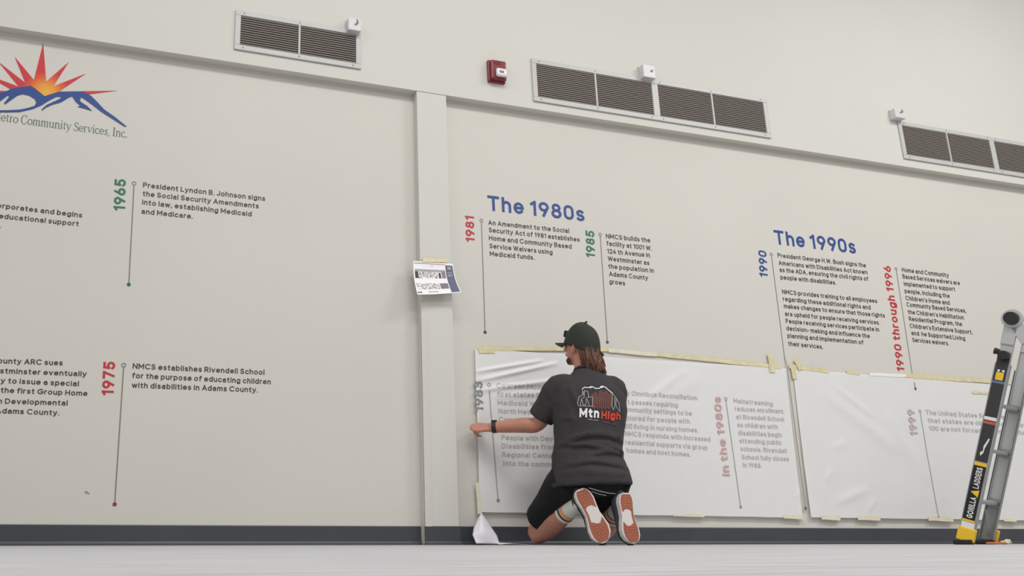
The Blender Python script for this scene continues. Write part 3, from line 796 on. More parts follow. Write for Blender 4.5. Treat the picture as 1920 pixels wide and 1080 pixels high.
pm = [mat('page_white', (238, 236, 240), .6), mat('page_navy', (92, 96, 122), .6), mat('page_slate', (112, 112, 132), .6), mat('page_rose', (164, 118, 128), .6), mat('page_pale_grey', (188, 184, 180), .6),
      mat('page_grey', (160, 160, 164), .6), mat('page_black', (54, 52, 50), .6), mat('page_mauve', (146, 124, 128), .6), mat('page_mid_grey', (120, 116, 118), .6)]
for j in range(nz):
    for i in range(nx):
        k = j*(nx+1)+i; fs.append((k, k+nx+1, k+nx+2, k+1))
        u, v = (i+.5)/nx, (j+.5)/nz; m_ = 0
        for (a, b_, c, d), q in regions:
            if a <= u <= c and b_ <= v <= d: m_ = q
        if m_ in (4,) and noise.noise(V((u*28, v*22, 1))) > .22: m_ = 0
        if m_ in (4,) and noise.noise(V((u*28, v*22, 1))) < -.35: m_ = 8
        mi.append(m_)
me = mesh('sheet', vs, fs, mi)
link('sheet', me, pm, pg, smooth=True)
# tape holding the page: top level of its own
A, B = at(793, 488, -.066), at(838, 489, -.066)
vs = []
for i in range(9):
    p = lerp(A, B, i/8)
    vs += [(p.x-.004, -.0715, p.z-.012), (p.x+.001, -.0665, p.z+.016+.003*noise.noise(V((i, 0, 0)))), (p.x-.004, -.070, p.z-.012), (p.x+.001, -.0652, p.z+.016)]
fs = []
for i in range(8):
    k = 4*i; l = k+4
    fs += [(k, l, l+1, k+1), (k+2, k+3, l+3, l+2), (k, k+2, l+2, l), (k+1, l+1, l+3, k+3)]
fs += [(0, 1, 3, 2), (32, 34, 35, 33)]
link('tape_strip', mesh('tape_strip', vs, fs), m_tape, None, label='masking tape strip holding the printed page on the pilaster', cat='tape')

# curled backing paper by the baseboard
m_back = mat('backing_paper', (232, 231, 236), .5)
LFT = [(902, 962), (895, 974), (888, 990), (886, 1003), (893, 1019)]
RGTP = [(903, 962), (912, 974), (924, 992), (932, 1004), (937, 1020)]
vs, fs = [], []
nu, nv = 16, 24
def poly_at(P, t):
    s = t*(len(P)-1); i = min(int(s), len(P)-2); return lerp(V(P[i]), V(P[i+1]), s-i)
for j in range(nv+1):
    v = j/nv
    for i in range(nu+1):
        u = i/nu; q = lerp(poly_at(LFT, v), poly_at(RGTP, v), u)
        y = -.045-.11*v-.045*math.sin(math.pi*u)*math.sin(math.pi*min(1, v*.9+.1))
        p = at(q.x, q.y, y); p.z = max(p.z, .003+.0*v)
        vs.append(p)
for j in range(nv):
    for i in range(nu):
        k = j*(nu+1)+i; fs.append((k, k+nu+1, k+nu+2, k+1))
k0 = len(vs)
x0, x1 = at(930, 1019, -.16).x, at(996, 1019, -.16).x
for i in range(13):
    t = i/12; x = lerp(x0, x1, t)
    vs += [(x, -.21+.01*math.sin(6*t), .004+.004*math.sin(5*t)), (x+.01, -.09, .010+.006*math.sin(4*t+1)-.004*t)]
for i in range(12):
    k = k0+2*i; fs.append((k, k+2, k+3, k+1))
me = mesh('backing_paper', vs, fs)
o = link('backing_paper', me, m_back, None, smooth=True, label='curled white backing paper on the floor below the paper corner', cat='paper')
sd = o.modifiers.new('s', 'SOLIDIFY'); sd.thickness = .0012

# ------------------------------------------------------------------ ladder (opened into an A)
m_alu = mat('ladder_aluminium', (158, 160, 160), .42, metal=.25, var=.04, vscale=14)
m_alu2 = mat('ladder_bright_edge', (190, 192, 192), .4, metal=.25)
m_yel = mat('ladder_yellow', (240, 196, 48), .45)
m_blk = mat('ladder_black', (28, 28, 30), .5)
m_lab = mat('label_black', (52, 50, 52), .5)
m_labn = mat('label_near_black', (24, 22, 24), .5)
m_org = mat('label_orange', (184, 100, 66), .5)
m_lw = mat('label_white', (232, 230, 232), .5)
m_lbl = mat('label_blue', (96, 116, 160), .5)
ANG = R(67)
rx = V((math.sin(ANG), math.cos(ANG), 0))            # along the rungs, away from the viewer
sx_ = V((math.cos(ANG), -math.sin(ANG), 0))          # the way the two halves spread
p0 = at(1806, 1016, -.60); HH, Q, RW = 1.32, .47, .42
lad = empty('folding_ladder', (p0.x, p0.y, 0), label='aluminium multi-position ladder standing open at the right, yellow feet', cat='ladder')
def half(sign, ox):
    """one side of the A: sign +1 leans towards +s. Frame: X across the rail, Y along the rungs, Z up the rail"""
    top = V((0, 0, HH))+sx_*Q
    foot = sx_*(Q-sign*Q)
    zc = (top-foot).normalized(); yc = rx; xc = yc.cross(zc).normalized()
    if xc.dot(sx_) < 0: xc = -xc
    M = Matrix((xc, yc, zc)).transposed().to_4x4(); M.translation = foot
    return M, (top-foot).length
def channel(bm, M, y, z0, z1, w, fl, inward, th=.003):
    bx(bm, -w/2, w/2, y-th/2, y+th/2, z0, z1, M=M)
    a, b_ = (y, y+fl) if inward > 0 else (y-fl, y)
    bx(bm, -w/2, -w/2+th, a, b_, z0, z1, M=M)
    bx(bm, w/2-th, w/2, a, b_, z0, z1, M=M)
for sg in (1, -1):
    M, LL = half(sg, 0)
    outer = LL*.80
    for side, y, inw in (('near', 0, 1), ('far', RW, -1)):
        bm = bmesh.new(); channel(bm, M, y, .03, outer, .080, .030, inw)
        rail = link('outer_rail', bm_mesh('outer_rail', bm), m_alu, lad)
        bm = bmesh.new(); channel(bm, M, y+inw*.008, .28, LL-.07, .066, .018, inw)
        bx(bm, -.036, .036, y-.004 if inw > 0 else y-.018, y+.018 if inw > 0 else y+.004, LL-.16, LL-.03, M=M, bev=.004)
        link('inner_rail', bm_mesh('inner_rail', bm), m_alu2, lad)
        # foot: yellow boot over a black rubber pad
        bm = bmesh.new(); bx(bm, -.046 if inw > 0 else -.030, .046 if inw > 0 else .052, y-.010 if inw > 0 else y+.002, y+.034 if inw > 0 else y+.036, .022, .105, M=M, bev=.008)
        ft = link('foot', bm_mesh('foot', bm), m_yel, lad)
        bm = bmesh.new()
        c = M @ V((0, y+inw*.012, .0))
        vs0 = bx(bm, -.052, .052, -.026, .026, 0, .030, bev=.008)
        RM = Matrix.Translation((c.x, c.y, 0)) @ Matrix.Rotation(math.atan2(sx_.y, sx_.x), 4, 'Z')
        bmesh.ops.transform(bm, matrix=RM, verts=bm.verts)
        link('rubber_pad', bm_mesh('rubber_pad', bm), m_blk, ft)
        # lock knob on the outer face
        o_ = -inw
        bm = bmesh.new(); a = M @ V((.002, y+o_*.004, outer+.05)); bb = M @ V((.002, y+o_*.045, outer+.05))
        cyl(bm, a, bb, .030, 24, .027)
        link('lock_knob', bm_mesh('lock_knob', bm), m_blk, lad, smooth=False)
        if sg == 1 and side == 'near':
            bm = bmesh.new(); cyl(bm, M @ V((-.030, y+.010, outer+.070)), M @ V((-.058, y+.010, outer+.072)), .015, 16, .020)
            link('release_lever', bm_mesh('release_lever', bm), m_blk, lad)
    # rungs: outer ones wide, inner ones above
    for z in (.27, .59, .875):
        bm = bmesh.new(); bx(bm, -.024, .024, .002, RW-.002, z-.011, z+.011, M=M, bev=.005)
        rg = link('rung', bm_mesh('rung', bm), m_alu, lad)
        bm = bmesh.new()
        for yy in (.006, RW-.012):
            bm = bmesh.new(); bx(bm, -.036, .036, yy, yy+.006, z-.030, z+.030, M=M, bev=.004)
            link('rung_bracket', bm_mesh('rung_bracket', bm), m_alu, rg)
    if sg == 1:
        # lower braces under the first rung
        bm = bmesh.new()
        tube(bm, [M @ V((0, .02, .06)), M @ V((0, .13, .225))], [.009, .009], 8)
        tube(bm, [M @ V((0, RW-.02, .06)), M @ V((0, RW-.13, .225))], [.009, .009], 8)
        link('foot_brace', bm_mesh('foot_brace', bm), m_alu, lad)
        M1 = M; L1 = LL; O1 = outer
# hinges at the top, one per rail pair
top = V((0, 0, HH))+sx_*Q
for y, o_ in ((0, -1), (RW, 1)):
    c = top+rx*y
    bm = bmesh.new(); cyl(bm, c+rx*(-.014), c+rx*(.014), .056, 32)
    hg = link('hinge', bm_mesh('hinge', bm), m_alu2, lad)
    bm = bmesh.new(); cyl(bm, c+rx*o_*.012, c+rx*o_*.050, .040, 32, .036)
    link('hinge_knob', bm_mesh('hinge_knob', bm), m_blk, hg)
# labels on the near rail of the leaning half
def lab(z0, z1, x0, x1, material, name='label', lift=.0022):
    bm = bmesh.new(); bx(bm, x0, x1, -lift-.0008, -.0012, z0, z1, M=M1)
    return link(name, bm_mesh(name, bm), material, lad)
def zr(py): return (1018-py)/(1018-603.0)*L1          # height up the rail from a measured height
lab(zr(988), zr(977), -.034, .034, m_lw)
lab(zr(976), zr(868), -.034, .030, m_yel)
lb = lab(zr(972), zr(874), -.034, .030, m_labn, lift=.003)
lab(zr(866), zr(797), -.034, .030, m_lab)
lab(zr(797), zr(792), -.034, .030, m_org)
lab(zr(792), zr(790), -.034, .030, m_fr, lift=.003)
lab(zr(790), zr(784), -.034, .030, m_lw)
lab(zr(784), zr(722), -.034, .030, m_lab)
lab(zr(722), zr(718), -.034, .030, m_lbl)
lab(zr(718), zr(668), -.034, .030, m_lab)
lab(zr(716), zr(702), -.022, .018, m_yel, lift=.003)
lab(zr(701), zr(697), -.018, -.006, m_lw, lift=.003); lab(zr(701), zr(697), .006, .018, m_lw, lift=.003)
lab(zr(668), zr(664), -.034, .030, m_org)
def rail_text(s, z0, z1, x0, x1, material):
    vs, fs = glyph_mesh(s, .22)
    a, b_ = min(v[0] for v in vs), max(v[0] for v in vs)
    out = []
    for v in vs:                                      # reads upwards along the rail
        u = (v[0]-a)/(b_-a); h = v[1]/CAP
        out.append(M1 @ V((lerp(x0, x1, 1-h), -.0050, lerp(z0, z1, u))))
    return link('label_text', mesh('label_text', out, fs), material, lb)
rail_text('GORILLA', zr(969), zr(931), -.016, .016, m_lw)
rail_text('LADDERS', zr(915), zr(877), -.016, .016, m_lw)
me = mesh('label_triangle', [M1 @ V((-.022, -.0050, zr(922))), M1 @ V((.020, -.0050, zr(930))), M1 @ V((.022, -.0050, zr(917)))], [(0, 1, 2)])
link('label_triangle', me, m_yel, lb)
me = mesh('label_arrow', [M1 @ V(q) for q in ((-.018, -.0035, zr(850)), (-.004, -.0035, zr(846)), (-.006, -.0035, zr(838)), (.012, -.0035, zr(822)), (.018, -.0035, zr(824)), (.002, -.0035, zr(842)), (0, -.0035, zr(850)), (-.012, -.0035, zr(856)))], [tuple(range(8))])
link('label_arrow', me, m_lw, lad)
# sticker on the far rail's inner face
bm = bmesh.new(); bx(bm, -.030, .030, RW-.006, RW-.0018, L1*.74, L1*.79, M=M1); link('warning_sticker', bm_mesh('warning_sticker', bm), mat('sticker_grey', (128, 124, 122), .5), lad)
bm = bmesh.new(); bx(bm, -.030, .030, RW-.007, RW-.0018, L1*.79, L1*.797, M=M1); link('sticker_stripe', bm_mesh('sticker_stripe', bm), m_fr, lad)
bm = bmesh.new(); bx(bm, -.008, .008, RW-.007, RW-.0018, L1*.757, L1*.772, M=M1); link('sticker_star', bm_mesh('sticker_star', bm), m_lw, lad)
me = mesh('caution_triangle', [M1 @ V((-.014, RW-.008, L1*.655)), M1 @ V((.022, RW-.008, L1*.655)), M1 @ V((.006, RW-.008, L1*.690))], [(0, 1, 2)])
link('caution_triangle', me, m_yel, lad)

# orange floor tape and crumpled tape beside the ladder
a = at(1836, 1019, -.50)
bm = bmesh.new()
tube(bm, [(a.x, -.55, .008), (a.x+.10, -.52, .008), (a.x+.22, -.50, .008), (a.x+.30, -.44, .008)], [.007]*4, 10)
link('extension_cord', bm_mesh('extension_cord', bm), mat('orange_cord', (214, 120, 60), .5), None, smooth=True, label='short stretch of orange cord on the floor by the ladder foot', cat='cord')
a = at(1886, 1014, -.35)
bm = bmesh.new()
rr = bmesh.ops.create_icosphere(bm, subdivisions=3, radius=1)
for v in bm.verts:
    k = 1+.45*noise.noise(v.co*2.3); v.co = V((v.co.x*.038*k, v.co.y*.02*k, max(0, .012+v.co.z*.016*k+.006*math.sin(v.co.x*4))))
bmesh.ops.translate(bm, verts=bm.verts, vec=(a.x, -.35, 0))
link('crumpled_tape', bm_mesh('crumpled_tape', bm), mat('crumpled_tape', (222, 214, 190), .7), None, label='crumpled ball of masking tape on the floor right of the ladder', cat='tape')

#PERSON#
# ------------------------------------------------------------------ the kneeling man
m_skin = mat('skin', (186, 128, 108), .5, var=.06, vscale=9)
m_shirt = mat('tshirt_charcoal', (51, 48, 50), .9, var=.06, vscale=12, bump=.15, bscale=120)
m_short = mat('shorts_black', (13, 13, 15), .95, bump=.1, bscale=90)
m_cap = mat('cap_dark', (40, 43, 38), .85, bump=.15, bscale=200)
m_capd = mat('cap_black', (26, 26, 26), .7)
m_hair = mat('hair_brown', (92, 54, 34), .45, var=.35, vscale=40, stretch=(1, 1, .12))
m_shoew = mat('shoe_rubber_white', (212, 204, 200), .5)
m_gum = mat('gum_sole', (150, 84, 62), .55, var=.08, vscale=20)
m_gumb = mat('gum_bump', (196, 124, 84), .5)
m_upper_s = mat('shoe_canvas', (58, 60, 62), .8)
m_sockw = mat('sock_white', (214, 214, 208), .85)
m_socko = mat('sock_orange', (220, 160, 122), .85)
m_sockn = mat('sock_navy', (52, 42, 58), .85)
m_strap = mat('watch_strap', (40, 32, 30), .5)
man = empty('person', (2.70, -.52, 0), rz=-R(12), label='kneeling man in a dark cap and charcoal t-shirt, smoothing the paper with his left hand', cat='person')

# body joints in the man's own frame: x right, y forward (towards the wall), z up
SHL, SHR = V((-.115, .075, .855)), V((.205, .055, .850))
ELB, WRI = V((-.222, .180, .664)), V((-.462, .295, .655))
ELR, WRR = V((.235, .25, .66)), V((.13, .39, .74))
HIPL, HIPR = V((-.085, .02, .37)), V((.095, .02, .37))
KNL, KNR = V((-.208, .32, .062)), V((.150, .33, .065))
ANL, ANR = V((-.092, -.035, .215)), V((.140, -.035, .195))
HC = V((.040, .100, 1.112))                      # head centre
FD = V((math.sin(R(-33)), math.cos(R(-33)), 0))  # where the face points
FR = V((FD.y, -FD.x, 0))
HM = Matrix((FR, FD, V((0, 0, 1)))).transposed().to_4x4() @ Matrix.Rotation(R(8), 4, 'X')
def hp(x, y, z): return HC + (HM @ V((x, y, z)))
bm = bmesh.new()
# trunk
tp, tr_ = interp([(0, .02, .29), (.0, .02, .38), (.01, .02, .50), (.03, .035, .65), (.045, .05, .79), (.048, .06, .875), (.047, .065, .925)],
                 [(.15, .10), (.165, .115), (.145, .105), (.165, .115), (.165, .108), (.125, .080), (.068, .060)], 4)
tube(bm, tp, tr_, 28, ref=V((0, 1, 0)))
tube(bm, *interp([(.045, .065, .88), (.043, .078, .97), (.040, .092, 1.05)], [.066, .058, .060], 4), 20)
# head
ell(bm, HC, (.074, .092, .108), HM)
ell(bm, hp(0, .018, -.050), (.062, .072, .062), HM)      # jaw block
ell(bm, hp(0, .068, -.092), (.026, .026, .022), HM)      # chin
ell(bm, hp(0, .078, .022), (.050, .020, .016), HM)       # brow
tube(bm, [hp(0, .088, .018), hp(0, .104, -.010), hp(0, .112, -.024)], [.008, .011, .014], 10, round_end=True)
for s in (-1, 1):
    ell(bm, hp(s*.011, .101, -.026), (.008, .010, .008), HM, 12, 8)
    ell(bm, hp(s*.040, .066, -.022), (.020, .022, .018), HM, 12, 8)     # cheekbone
    ell(bm, hp(s*.078, -.004, -.024), (.009, .020, .034), HM @ Matrix.Rotation(R(8), 4, 'X'), 14, 10)   # ear
    ell(bm, hp(s*.083, -.010, -.018), (.008, .016, .022), HM, 14, 10)
ell(bm, hp(0, .094, -.052), (.024, .010, .006), HM, 14, 8)
ell(bm, hp(0, .092, -.062), (.021, .011, .007), HM, 14, 8)
# arms
tube(bm, *interp([SHL, SHL.lerp(ELB, .5), ELB, ELB.lerp(WRI, .35), WRI], [.060, .052, .043, .044, .029], 5), 20, round_end=True)
tube(bm, *interp([SHR, SHR.lerp(ELR, .5), ELR, ELR.lerp(WRR, .35), WRR], [.050, .046, .043, .044, .029], 5), 20, round_end=True)
# hands
def hand(wr, fdir, palm, side, curls, thumb_curl=35, spread=5):
    """palm: direction the palm faces; side: +1 when the thumb lies along palm x fdir"""
    f = fdir.normalized(); p = (palm-f*palm.dot(f)).normalized(); a = f.cross(p)*side    # a: towards the thumb
    tube(bm, *interp([wr-f*.01, wr+f*.025, wr+f*.060, wr+f*.088], [(.026, .020), (.034, .018), (.040, .016), (.039, .013)], 3), 18, ref=p, round_end=True)
    for i, (off, ln, cu) in enumerate(zip((.032, .0108, -.0105, -.0305), (.072, .080, .075, .060), curls)):
        base = wr+f*(.078-.004*abs(i-1))+a*off; d = (f+a*math.tan(R(spread*(1.2-i)))).normalized()
        pts = [wr+f*.045+a*off*.8, base]; ang = 0; q = base
        for seg, fr in ((.42, .9), (.32, 1.0), (.26, .8)):
            ang += cu*fr
            dd = d*math.cos(R(ang))+p*math.sin(R(ang)); q = q+dd*ln*seg; pts.append(q)
        r0 = .0084-.0005*abs(i-1)
        pp, rr = interp(pts, [r0*1.1, r0*1.05, r0, r0*.9, r0*.78], 3)
        tube(bm, pp, rr, 10, round_end=True)
    b0 = wr+f*.022+a*.020+p*.006; d = (f*.62+a*.72+p*.35).normalized()
    q1 = b0+d*.040; d2 = (f*.85+a*.25+p*.5).normalized(); q2 = q1+d2*.032; d3 = (f*.9-a*.1+p*.55).normalized(); q3 = q2+d3*.024
    tube(bm, *interp([b0, q1, q2, q3], [.015, .0118, .0108, .0085], 3), 12, round_end=True)
hand(WRI, V((-.91, .28, .03)), V((.10, .62, -.62)), -1, (46, 52, 57, 62), spread=4)
hand(WRR, V((-.45, .62, .62)), V((.1, 1, -.2)), -1, (14, 10, 12, 16), spread=7)
# legs
tube(bm, *interp([HIPL, HIPL.lerp(KNL, .5), KNL+V((0, -.02, .02)), KNL], [.100, .082, .060, .055], 5), 22, round_end=True)
tube(bm, *interp([HIPR, HIPR.lerp(KNR, .5), KNR+V((0, -.02, .02)), KNR], [.100, .082, .060, .055], 5), 22, round_end=True)
def shank(k, a): return interp([k, k.lerp(a, .22)+V((0, 0, -.004)), k.lerp(a, .5)+V((0, 0, .002)), k.lerp(a, .8), a, a+(a-k).normalized()*.03+V((0, 0, -.01))], [.056, .062, .061, .043, .034, .036], 4)
tube(bm, *shank(KNL, ANL), 22, round_end=True)
tube(bm, *shank(KNR, ANR), 22, round_end=True)
body = remesh(bm, .0042, 3)
body.materials.clear(); body.materials.append(m_skin)
link('body', body, None, man, smooth=True)
for s in (-1, 1):
    bm = bmesh.new(); ell(bm, hp(s*.030, .079, .004), (.0125, .0125, .0125), HM, 16, 12)
    ey = link('eye', bm_mesh('eye', bm), mat('eye_white', (220, 214, 208), .2), man, smooth=True)
    bm = bmesh.new(); ell(bm, hp(s*.030, .0885, .004), (.0058, .004, .0058), HM, 12, 8)
    link('iris', bm_mesh('iris', bm), mat('iris_brown', (60, 40, 28), .2), ey, smooth=True)
bm = bmesh.new(); ell(bm, hp(0, .1005, -.057), (.019, .0035, .0016), HM, 14, 8)
link('mouth', bm_mesh('mouth', bm), mat('lips', (140, 76, 70), .5), man, smooth=True)
# short beard on the chin
bm = bmesh.new()
for t in range(-5, 6):
    a = R(t*12)
    for k in range(2):
        c = hp(math.sin(a)*.056*(1-.06*k), .020+math.cos(a)*.062-.004*k, -.098-.010*k+.012*(abs(t)/5)**1.5)
        ell(bm, c, (.011, .008, .009), HM, 8, 6)
link('beard', remesh(bm, .005, 3), mat('beard_dark', (92, 62, 50), .8, var=.2, vscale=90), man, smooth=True)

# t-shirt
bm = bmesh.new()
sp, sr = interp([(.004, -.004, .305), (.002, .0, .36), (.0, .012, .44), (.008, .02, .52), (.022, .03, .62), (.040, .045, .74), (.047, .055, .82), (.048, .062, .880), (.046, .066, .930), (.045, .068, .962)],
                [(.228, .150), (.220, .150), (.202, .140), (.190, .134), (.196, .136), (.211, .142), (.205, .132), (.160, .106), (.096, .082), (.068, .066)], 5)
tube(bm, sp, sr, 48, ref=V((0, 1, 0)))
UA = (ELB-SHL)
tube(bm, *interp([SHL+V((.07, -.005, -.015)), SHL+V((-.005, .0, -.005)), SHL+UA*.45, SHL+UA*.86+V((0, 0, .002))], [(.088, .085), (.076, .082), (.072, .078), (.070, .076)], 5), 28)
UB = (ELR-SHR)
tube(bm, *interp([SHR+V((-.07, 0, -.015)), SHR+V((-.012, 0, -.008)), SHR+UB*.45, SHR+UB*.86], [(.088, .085), (.072, .080), (.066, .076), (.064, .072)], 5), 28)
shirt = remesh(bm, .007, 10, .6)
def fold(p, a, b_, w, amp):
    ab = b_-a; t = max(0, min(1, (p-a).dot(ab)/ab.length_squared)); d = (p-a-ab*t).length
    return amp*math.exp(-(d/w)**2)*math.sin(math.pi*min(.97, max(.05, t)))**.6
ARCS = [(.580, .05, .05, .013, .012, .02, .17), (.553, .05, .05, .011, -.011, .02, .17), (.515, -.14, .02, .013, .011, -.07, .11), (.490, -.14, .02, .011, -.010, -.07, .11),
        (.480, .12, .02, .014, .012, .10, .11), (.455, .12, .02, .011, -.010, .10, .11), (.430, -.03, .03, .013, .009, .0, .16), (.408, -.03, .03, .010, -.007, .0, .16),
        (.372, -.05, .0, .014, .007, .05, .13), (.640, -.20, .0, .012, .007, -.15, .07)]
FOLDS = [(V((-.20, -.05, .56)), V((-.10, -.12, .60)), .014, .006),
         (V((-.14, -.06, .80)), V((-.10, -.09, .62)), .016, .010), (V((-.10, -.04, .86)), V((-.06, -.10, .70)), .014, .006), (V((-.20, .10, .80)), V((-.13, .02, .70)), .014, .010),
         (V((.15, -.06, .84)), V((.20, -.07, .68)), .020, .007), (V((-.19, -.06, .37)), V((.0, -.15, .36)), .018, .007), (V((.20, -.06, .58)), V((.08, -.12, .55)), .014, .008)]
for v in shirt.vertices:
    n = v.normal; p = v.co
    d = .0045*noise.noise(p*9)+.0025*noise.noise(p*24)
    for a, b_, w, am in FOLDS: d += 1.7*fold(p, a, b_, w, am)
    if p.y < .03:
        for z0, tilt, sag, w, am, xc, xw in ARCS:
            za = z0+tilt*p.x-sag*(p.x/.2)**2+.006*noise.noise(V((p.x*14, z0*9, 2)))
            d += am*math.exp(-((p.z-za)/w)**2)*math.exp(-((p.x-xc)/xw)**4)*max(0, min(1, (.0-p.y)/.06))
    v.co = p+n*d
shirt.update()
shirt.materials.clear(); shirt.materials.append(m_shirt)
sh = link('t_shirt', shirt, None, man, smooth=True)
# ribbed collar
bm = bmesh.new()
pts = [V((.045+.064*math.cos(t*math.pi/12), .070+.062*math.sin(t*math.pi/12), .962-.012*math.sin(t*math.pi/12))) for t in range(25)]
tube(bm, pts, [(.007, .009)]*25, 8, cap=False)
link('collar', bm_mesh('collar', bm), m_shirt, sh, smooth=True)

# print on the back of the shirt, laid onto the cloth
bvh = BVHTree.FromPolygons([v.co.copy() for v in shirt.vertices], [tuple(p.vertices) for p in shirt.polygons])
vd = (Matrix.Rotation(R(12), 4, 'Z') @ V((.5, .86, .0))).normalized()
def on_shirt(px, py, lift=.003):
    """measured direction -> the shirt's surface, in the man's frame"""
    w = at(px, py, -.60); im = man_inv
    o = im @ EYE; d = ((im @ w)-o).normalized()
    h = bvh.ray_cast(o, d, 20)
    if h[0] is None: return None
    return h[0]+h[1]*lift
man_inv = (Matrix.Translation((2.70, -.52, 0)) @ Matrix.Rotation(-R(12), 4, 'Z')).inverted()
def print_strokes(name, strokes, w, material, lift=.003):
    vs, fs = [], []
    for st in strokes:
        k0 = len(vs); P = []
        for i in range(len(st)-1):
            a, b_ = V(st[i]), V(st[i+1]); n = max(1, int((b_-a).length/3))
            for k in range(n): P.append(a.lerp(b_, k/n))
        P.append(V(st[-1])); ok = True
        for i, q in enumerate(P):
            d = (P[min(i+1, len(P)-1)]-P[max(i-1, 0)]).normalized(); n = V((-d.y, d.x))*w/2
            for c in (q-n, q+n):
                h = on_shirt(c.x, c.y, lift)
                if h is None: ok = False; h = V((0, 0, 0))
                vs.append(h)
        if ok:
            for i in range(len(P)-1): k = k0+2*i; fs.append((k, k+2, k+3, k+1))
    used = sorted({i for f in fs for i in f}); re = {o: n for n, o in enumerate(used)}
    return link(name, mesh(name, [vs[i] for i in used], [tuple(re[i] for i in f) for f in fs]), material, sh)
def S(*p): return [(1060+x/9.82, 700+y/9.82) for x, y in p]
m_pw = mat('print_white', (226, 226, 230), .6); m_pg = mat('print_grey', (168, 164, 162), .7); m_pr = mat('print_red', (206, 58, 36), .6)
m_pb = mat('print_brown', (112, 62, 54), .7); m_pp = mat('print_plum', (104, 48, 60), .7)
print_strokes('print_ridge', [S((310, 290), (350, 262), (430, 268), (490, 245)), S((490, 250), (560, 285), (620, 280), (680, 240), (740, 265), (810, 330), (860, 365))], 1.5, m_pw)
print_strokes('print_ridge', [S((450, 262), (480, 262)), S((640, 262), (690, 250))], 3.2, m_pw, .0034)
print_strokes('print_outline', [S((310, 290), (318, 400), (250, 440), (225, 540), (245, 600), (520, 610)), S((320, 400), (350, 320), (410, 340), (430, 440), (380, 470), (380, 560), (340, 600)), S((350, 330), (345, 450), (300, 470), (270, 590)), S((430, 440), (500, 440), (500, 600)),
    S((860, 365), (930, 460), (985, 560), (1000, 720)), S((860, 370), (850, 600), (880, 680), (905, 600), (900, 450)), S((300, 480), (330, 590)), S((930, 470), (925, 600), (980, 690)), S((400, 480), (440, 590))], 1.1, m_pg)
print_strokes('print_trees', [S((490+i*34, 380-(i % 3)*20-(30 if 3 < i < 8 else 0)), (500+i*33, 640+(i % 2)*25)) for i in range(11)], 2.5, m_pb, .0027)
def print_text(name, s, p0, p1, cap, w, material):
    vs, fs = glyph_mesh(s, w); x1 = max(v[0] for v in vs)
    a, b_ = V(p0), V(p1); ex = (b_-a); L_ = ex.length; ex.normalize(); n = V((ex.y, -ex.x))
    out = []
    for v in vs:
        q = a+ex*(v[0]/x1*L_)+n*(v[1]*cap)
        h = on_shirt(q.x, q.y, .0036+v[2]*.1)
        out.append(h if h is not None else V((0, 0, .5)))
    return link(name, mesh(name, out, fs), material, sh)
print_text('print_lettering', 'Mtn', *[S((258, 810))[0], S((615, 822))[0]], 17, .24, m_pw)
print_text('print_lettering', 'High', *[S((655, 835))[0], S((1005, 855))[0]], 14, .24, m_pr)
print_strokes('print_underline', [S((415, 845), (500, 852)), S((520, 860), (600, 866))], 1.2, m_pg)
print_strokes('print_underline', [S((680, 895), (820, 920)), S((840, 940), (930, 930))], 2.2, m_pp)

# shorts
bm = bmesh.new()
tube(bm, *interp([(0, .01, .42), (.0, .01, .34), (.0, .02, .26)], [(.175, .120), (.195, .135), (.17, .12)], 4), 32, ref=V((0, 1, 0)))
tube(bm, *interp([HIPL+V((-.01, -.02, -.02)), HIPL.lerp(KNL, .45)+V((-.01, 0, .008)), HIPL.lerp(KNL, .86)+V((-.022, .014, .020))], [(.128, .125), (.104, .106), (.078, .084)], 6), 28)
tube(bm, *interp([HIPR+V((.01, -.02, -.02)), HIPR.lerp(KNR, .45)+V((.01, 0, .008)), HIPR.lerp(KNR, .93)+V((.010, .006, .012))], [(.122, .125), (.100, .108), (.082, .090)], 6), 28)
sht = remesh(bm, .008, 8, .6)
for v in sht.vertices: v.co += v.normal*(.006*noise.noise(v.co*8)+.003*noise.noise(v.co*22))
sht.materials.clear(); sht.materials.append(m_short)
so = link('shorts', sht, None, man, smooth=True)
bvs = BVHTree.FromPolygons([v.co.copy() for v in sht.vertices], [tuple(p.vertices) for p in sht.polygons])
def strip_on(bv, pts, w, name, material, parent, lift=.004):
    vs, fs = [], []
    P = []
    for i in range(len(pts)-1):
        for k in range(6): P.append(V(pts[i]).lerp(V(pts[i+1]), k/6))
    P.append(V(pts[-1]))
    for q in P:
        for s in (-1, 1):
            w_ = at(q.x, q.y+s*w/2, -.66); o = man_inv @ EYE; d = ((man_inv @ w_)-o).normalized(); h = bv.ray_cast(o, d, 20)
            vs.append(h[0]+h[1]*lift if h[0] is not None else man_inv @ w_)
    for i in range(len(P)-1): k = 2*i; fs.append((k, k+1, k+3, k+2))
    return link(name, mesh(name, vs, fs), material, parent)
strip_on(bvs, [(1104, 914.5), (1122, 920), (1140, 924), (1155, 925.5)], 1.8, 'piping', m_pg, so)
strip_on(bvs, [(1109, 921), (1122, 926), (1136, 928.5)], 1.3, 'piping', m_pg, so)

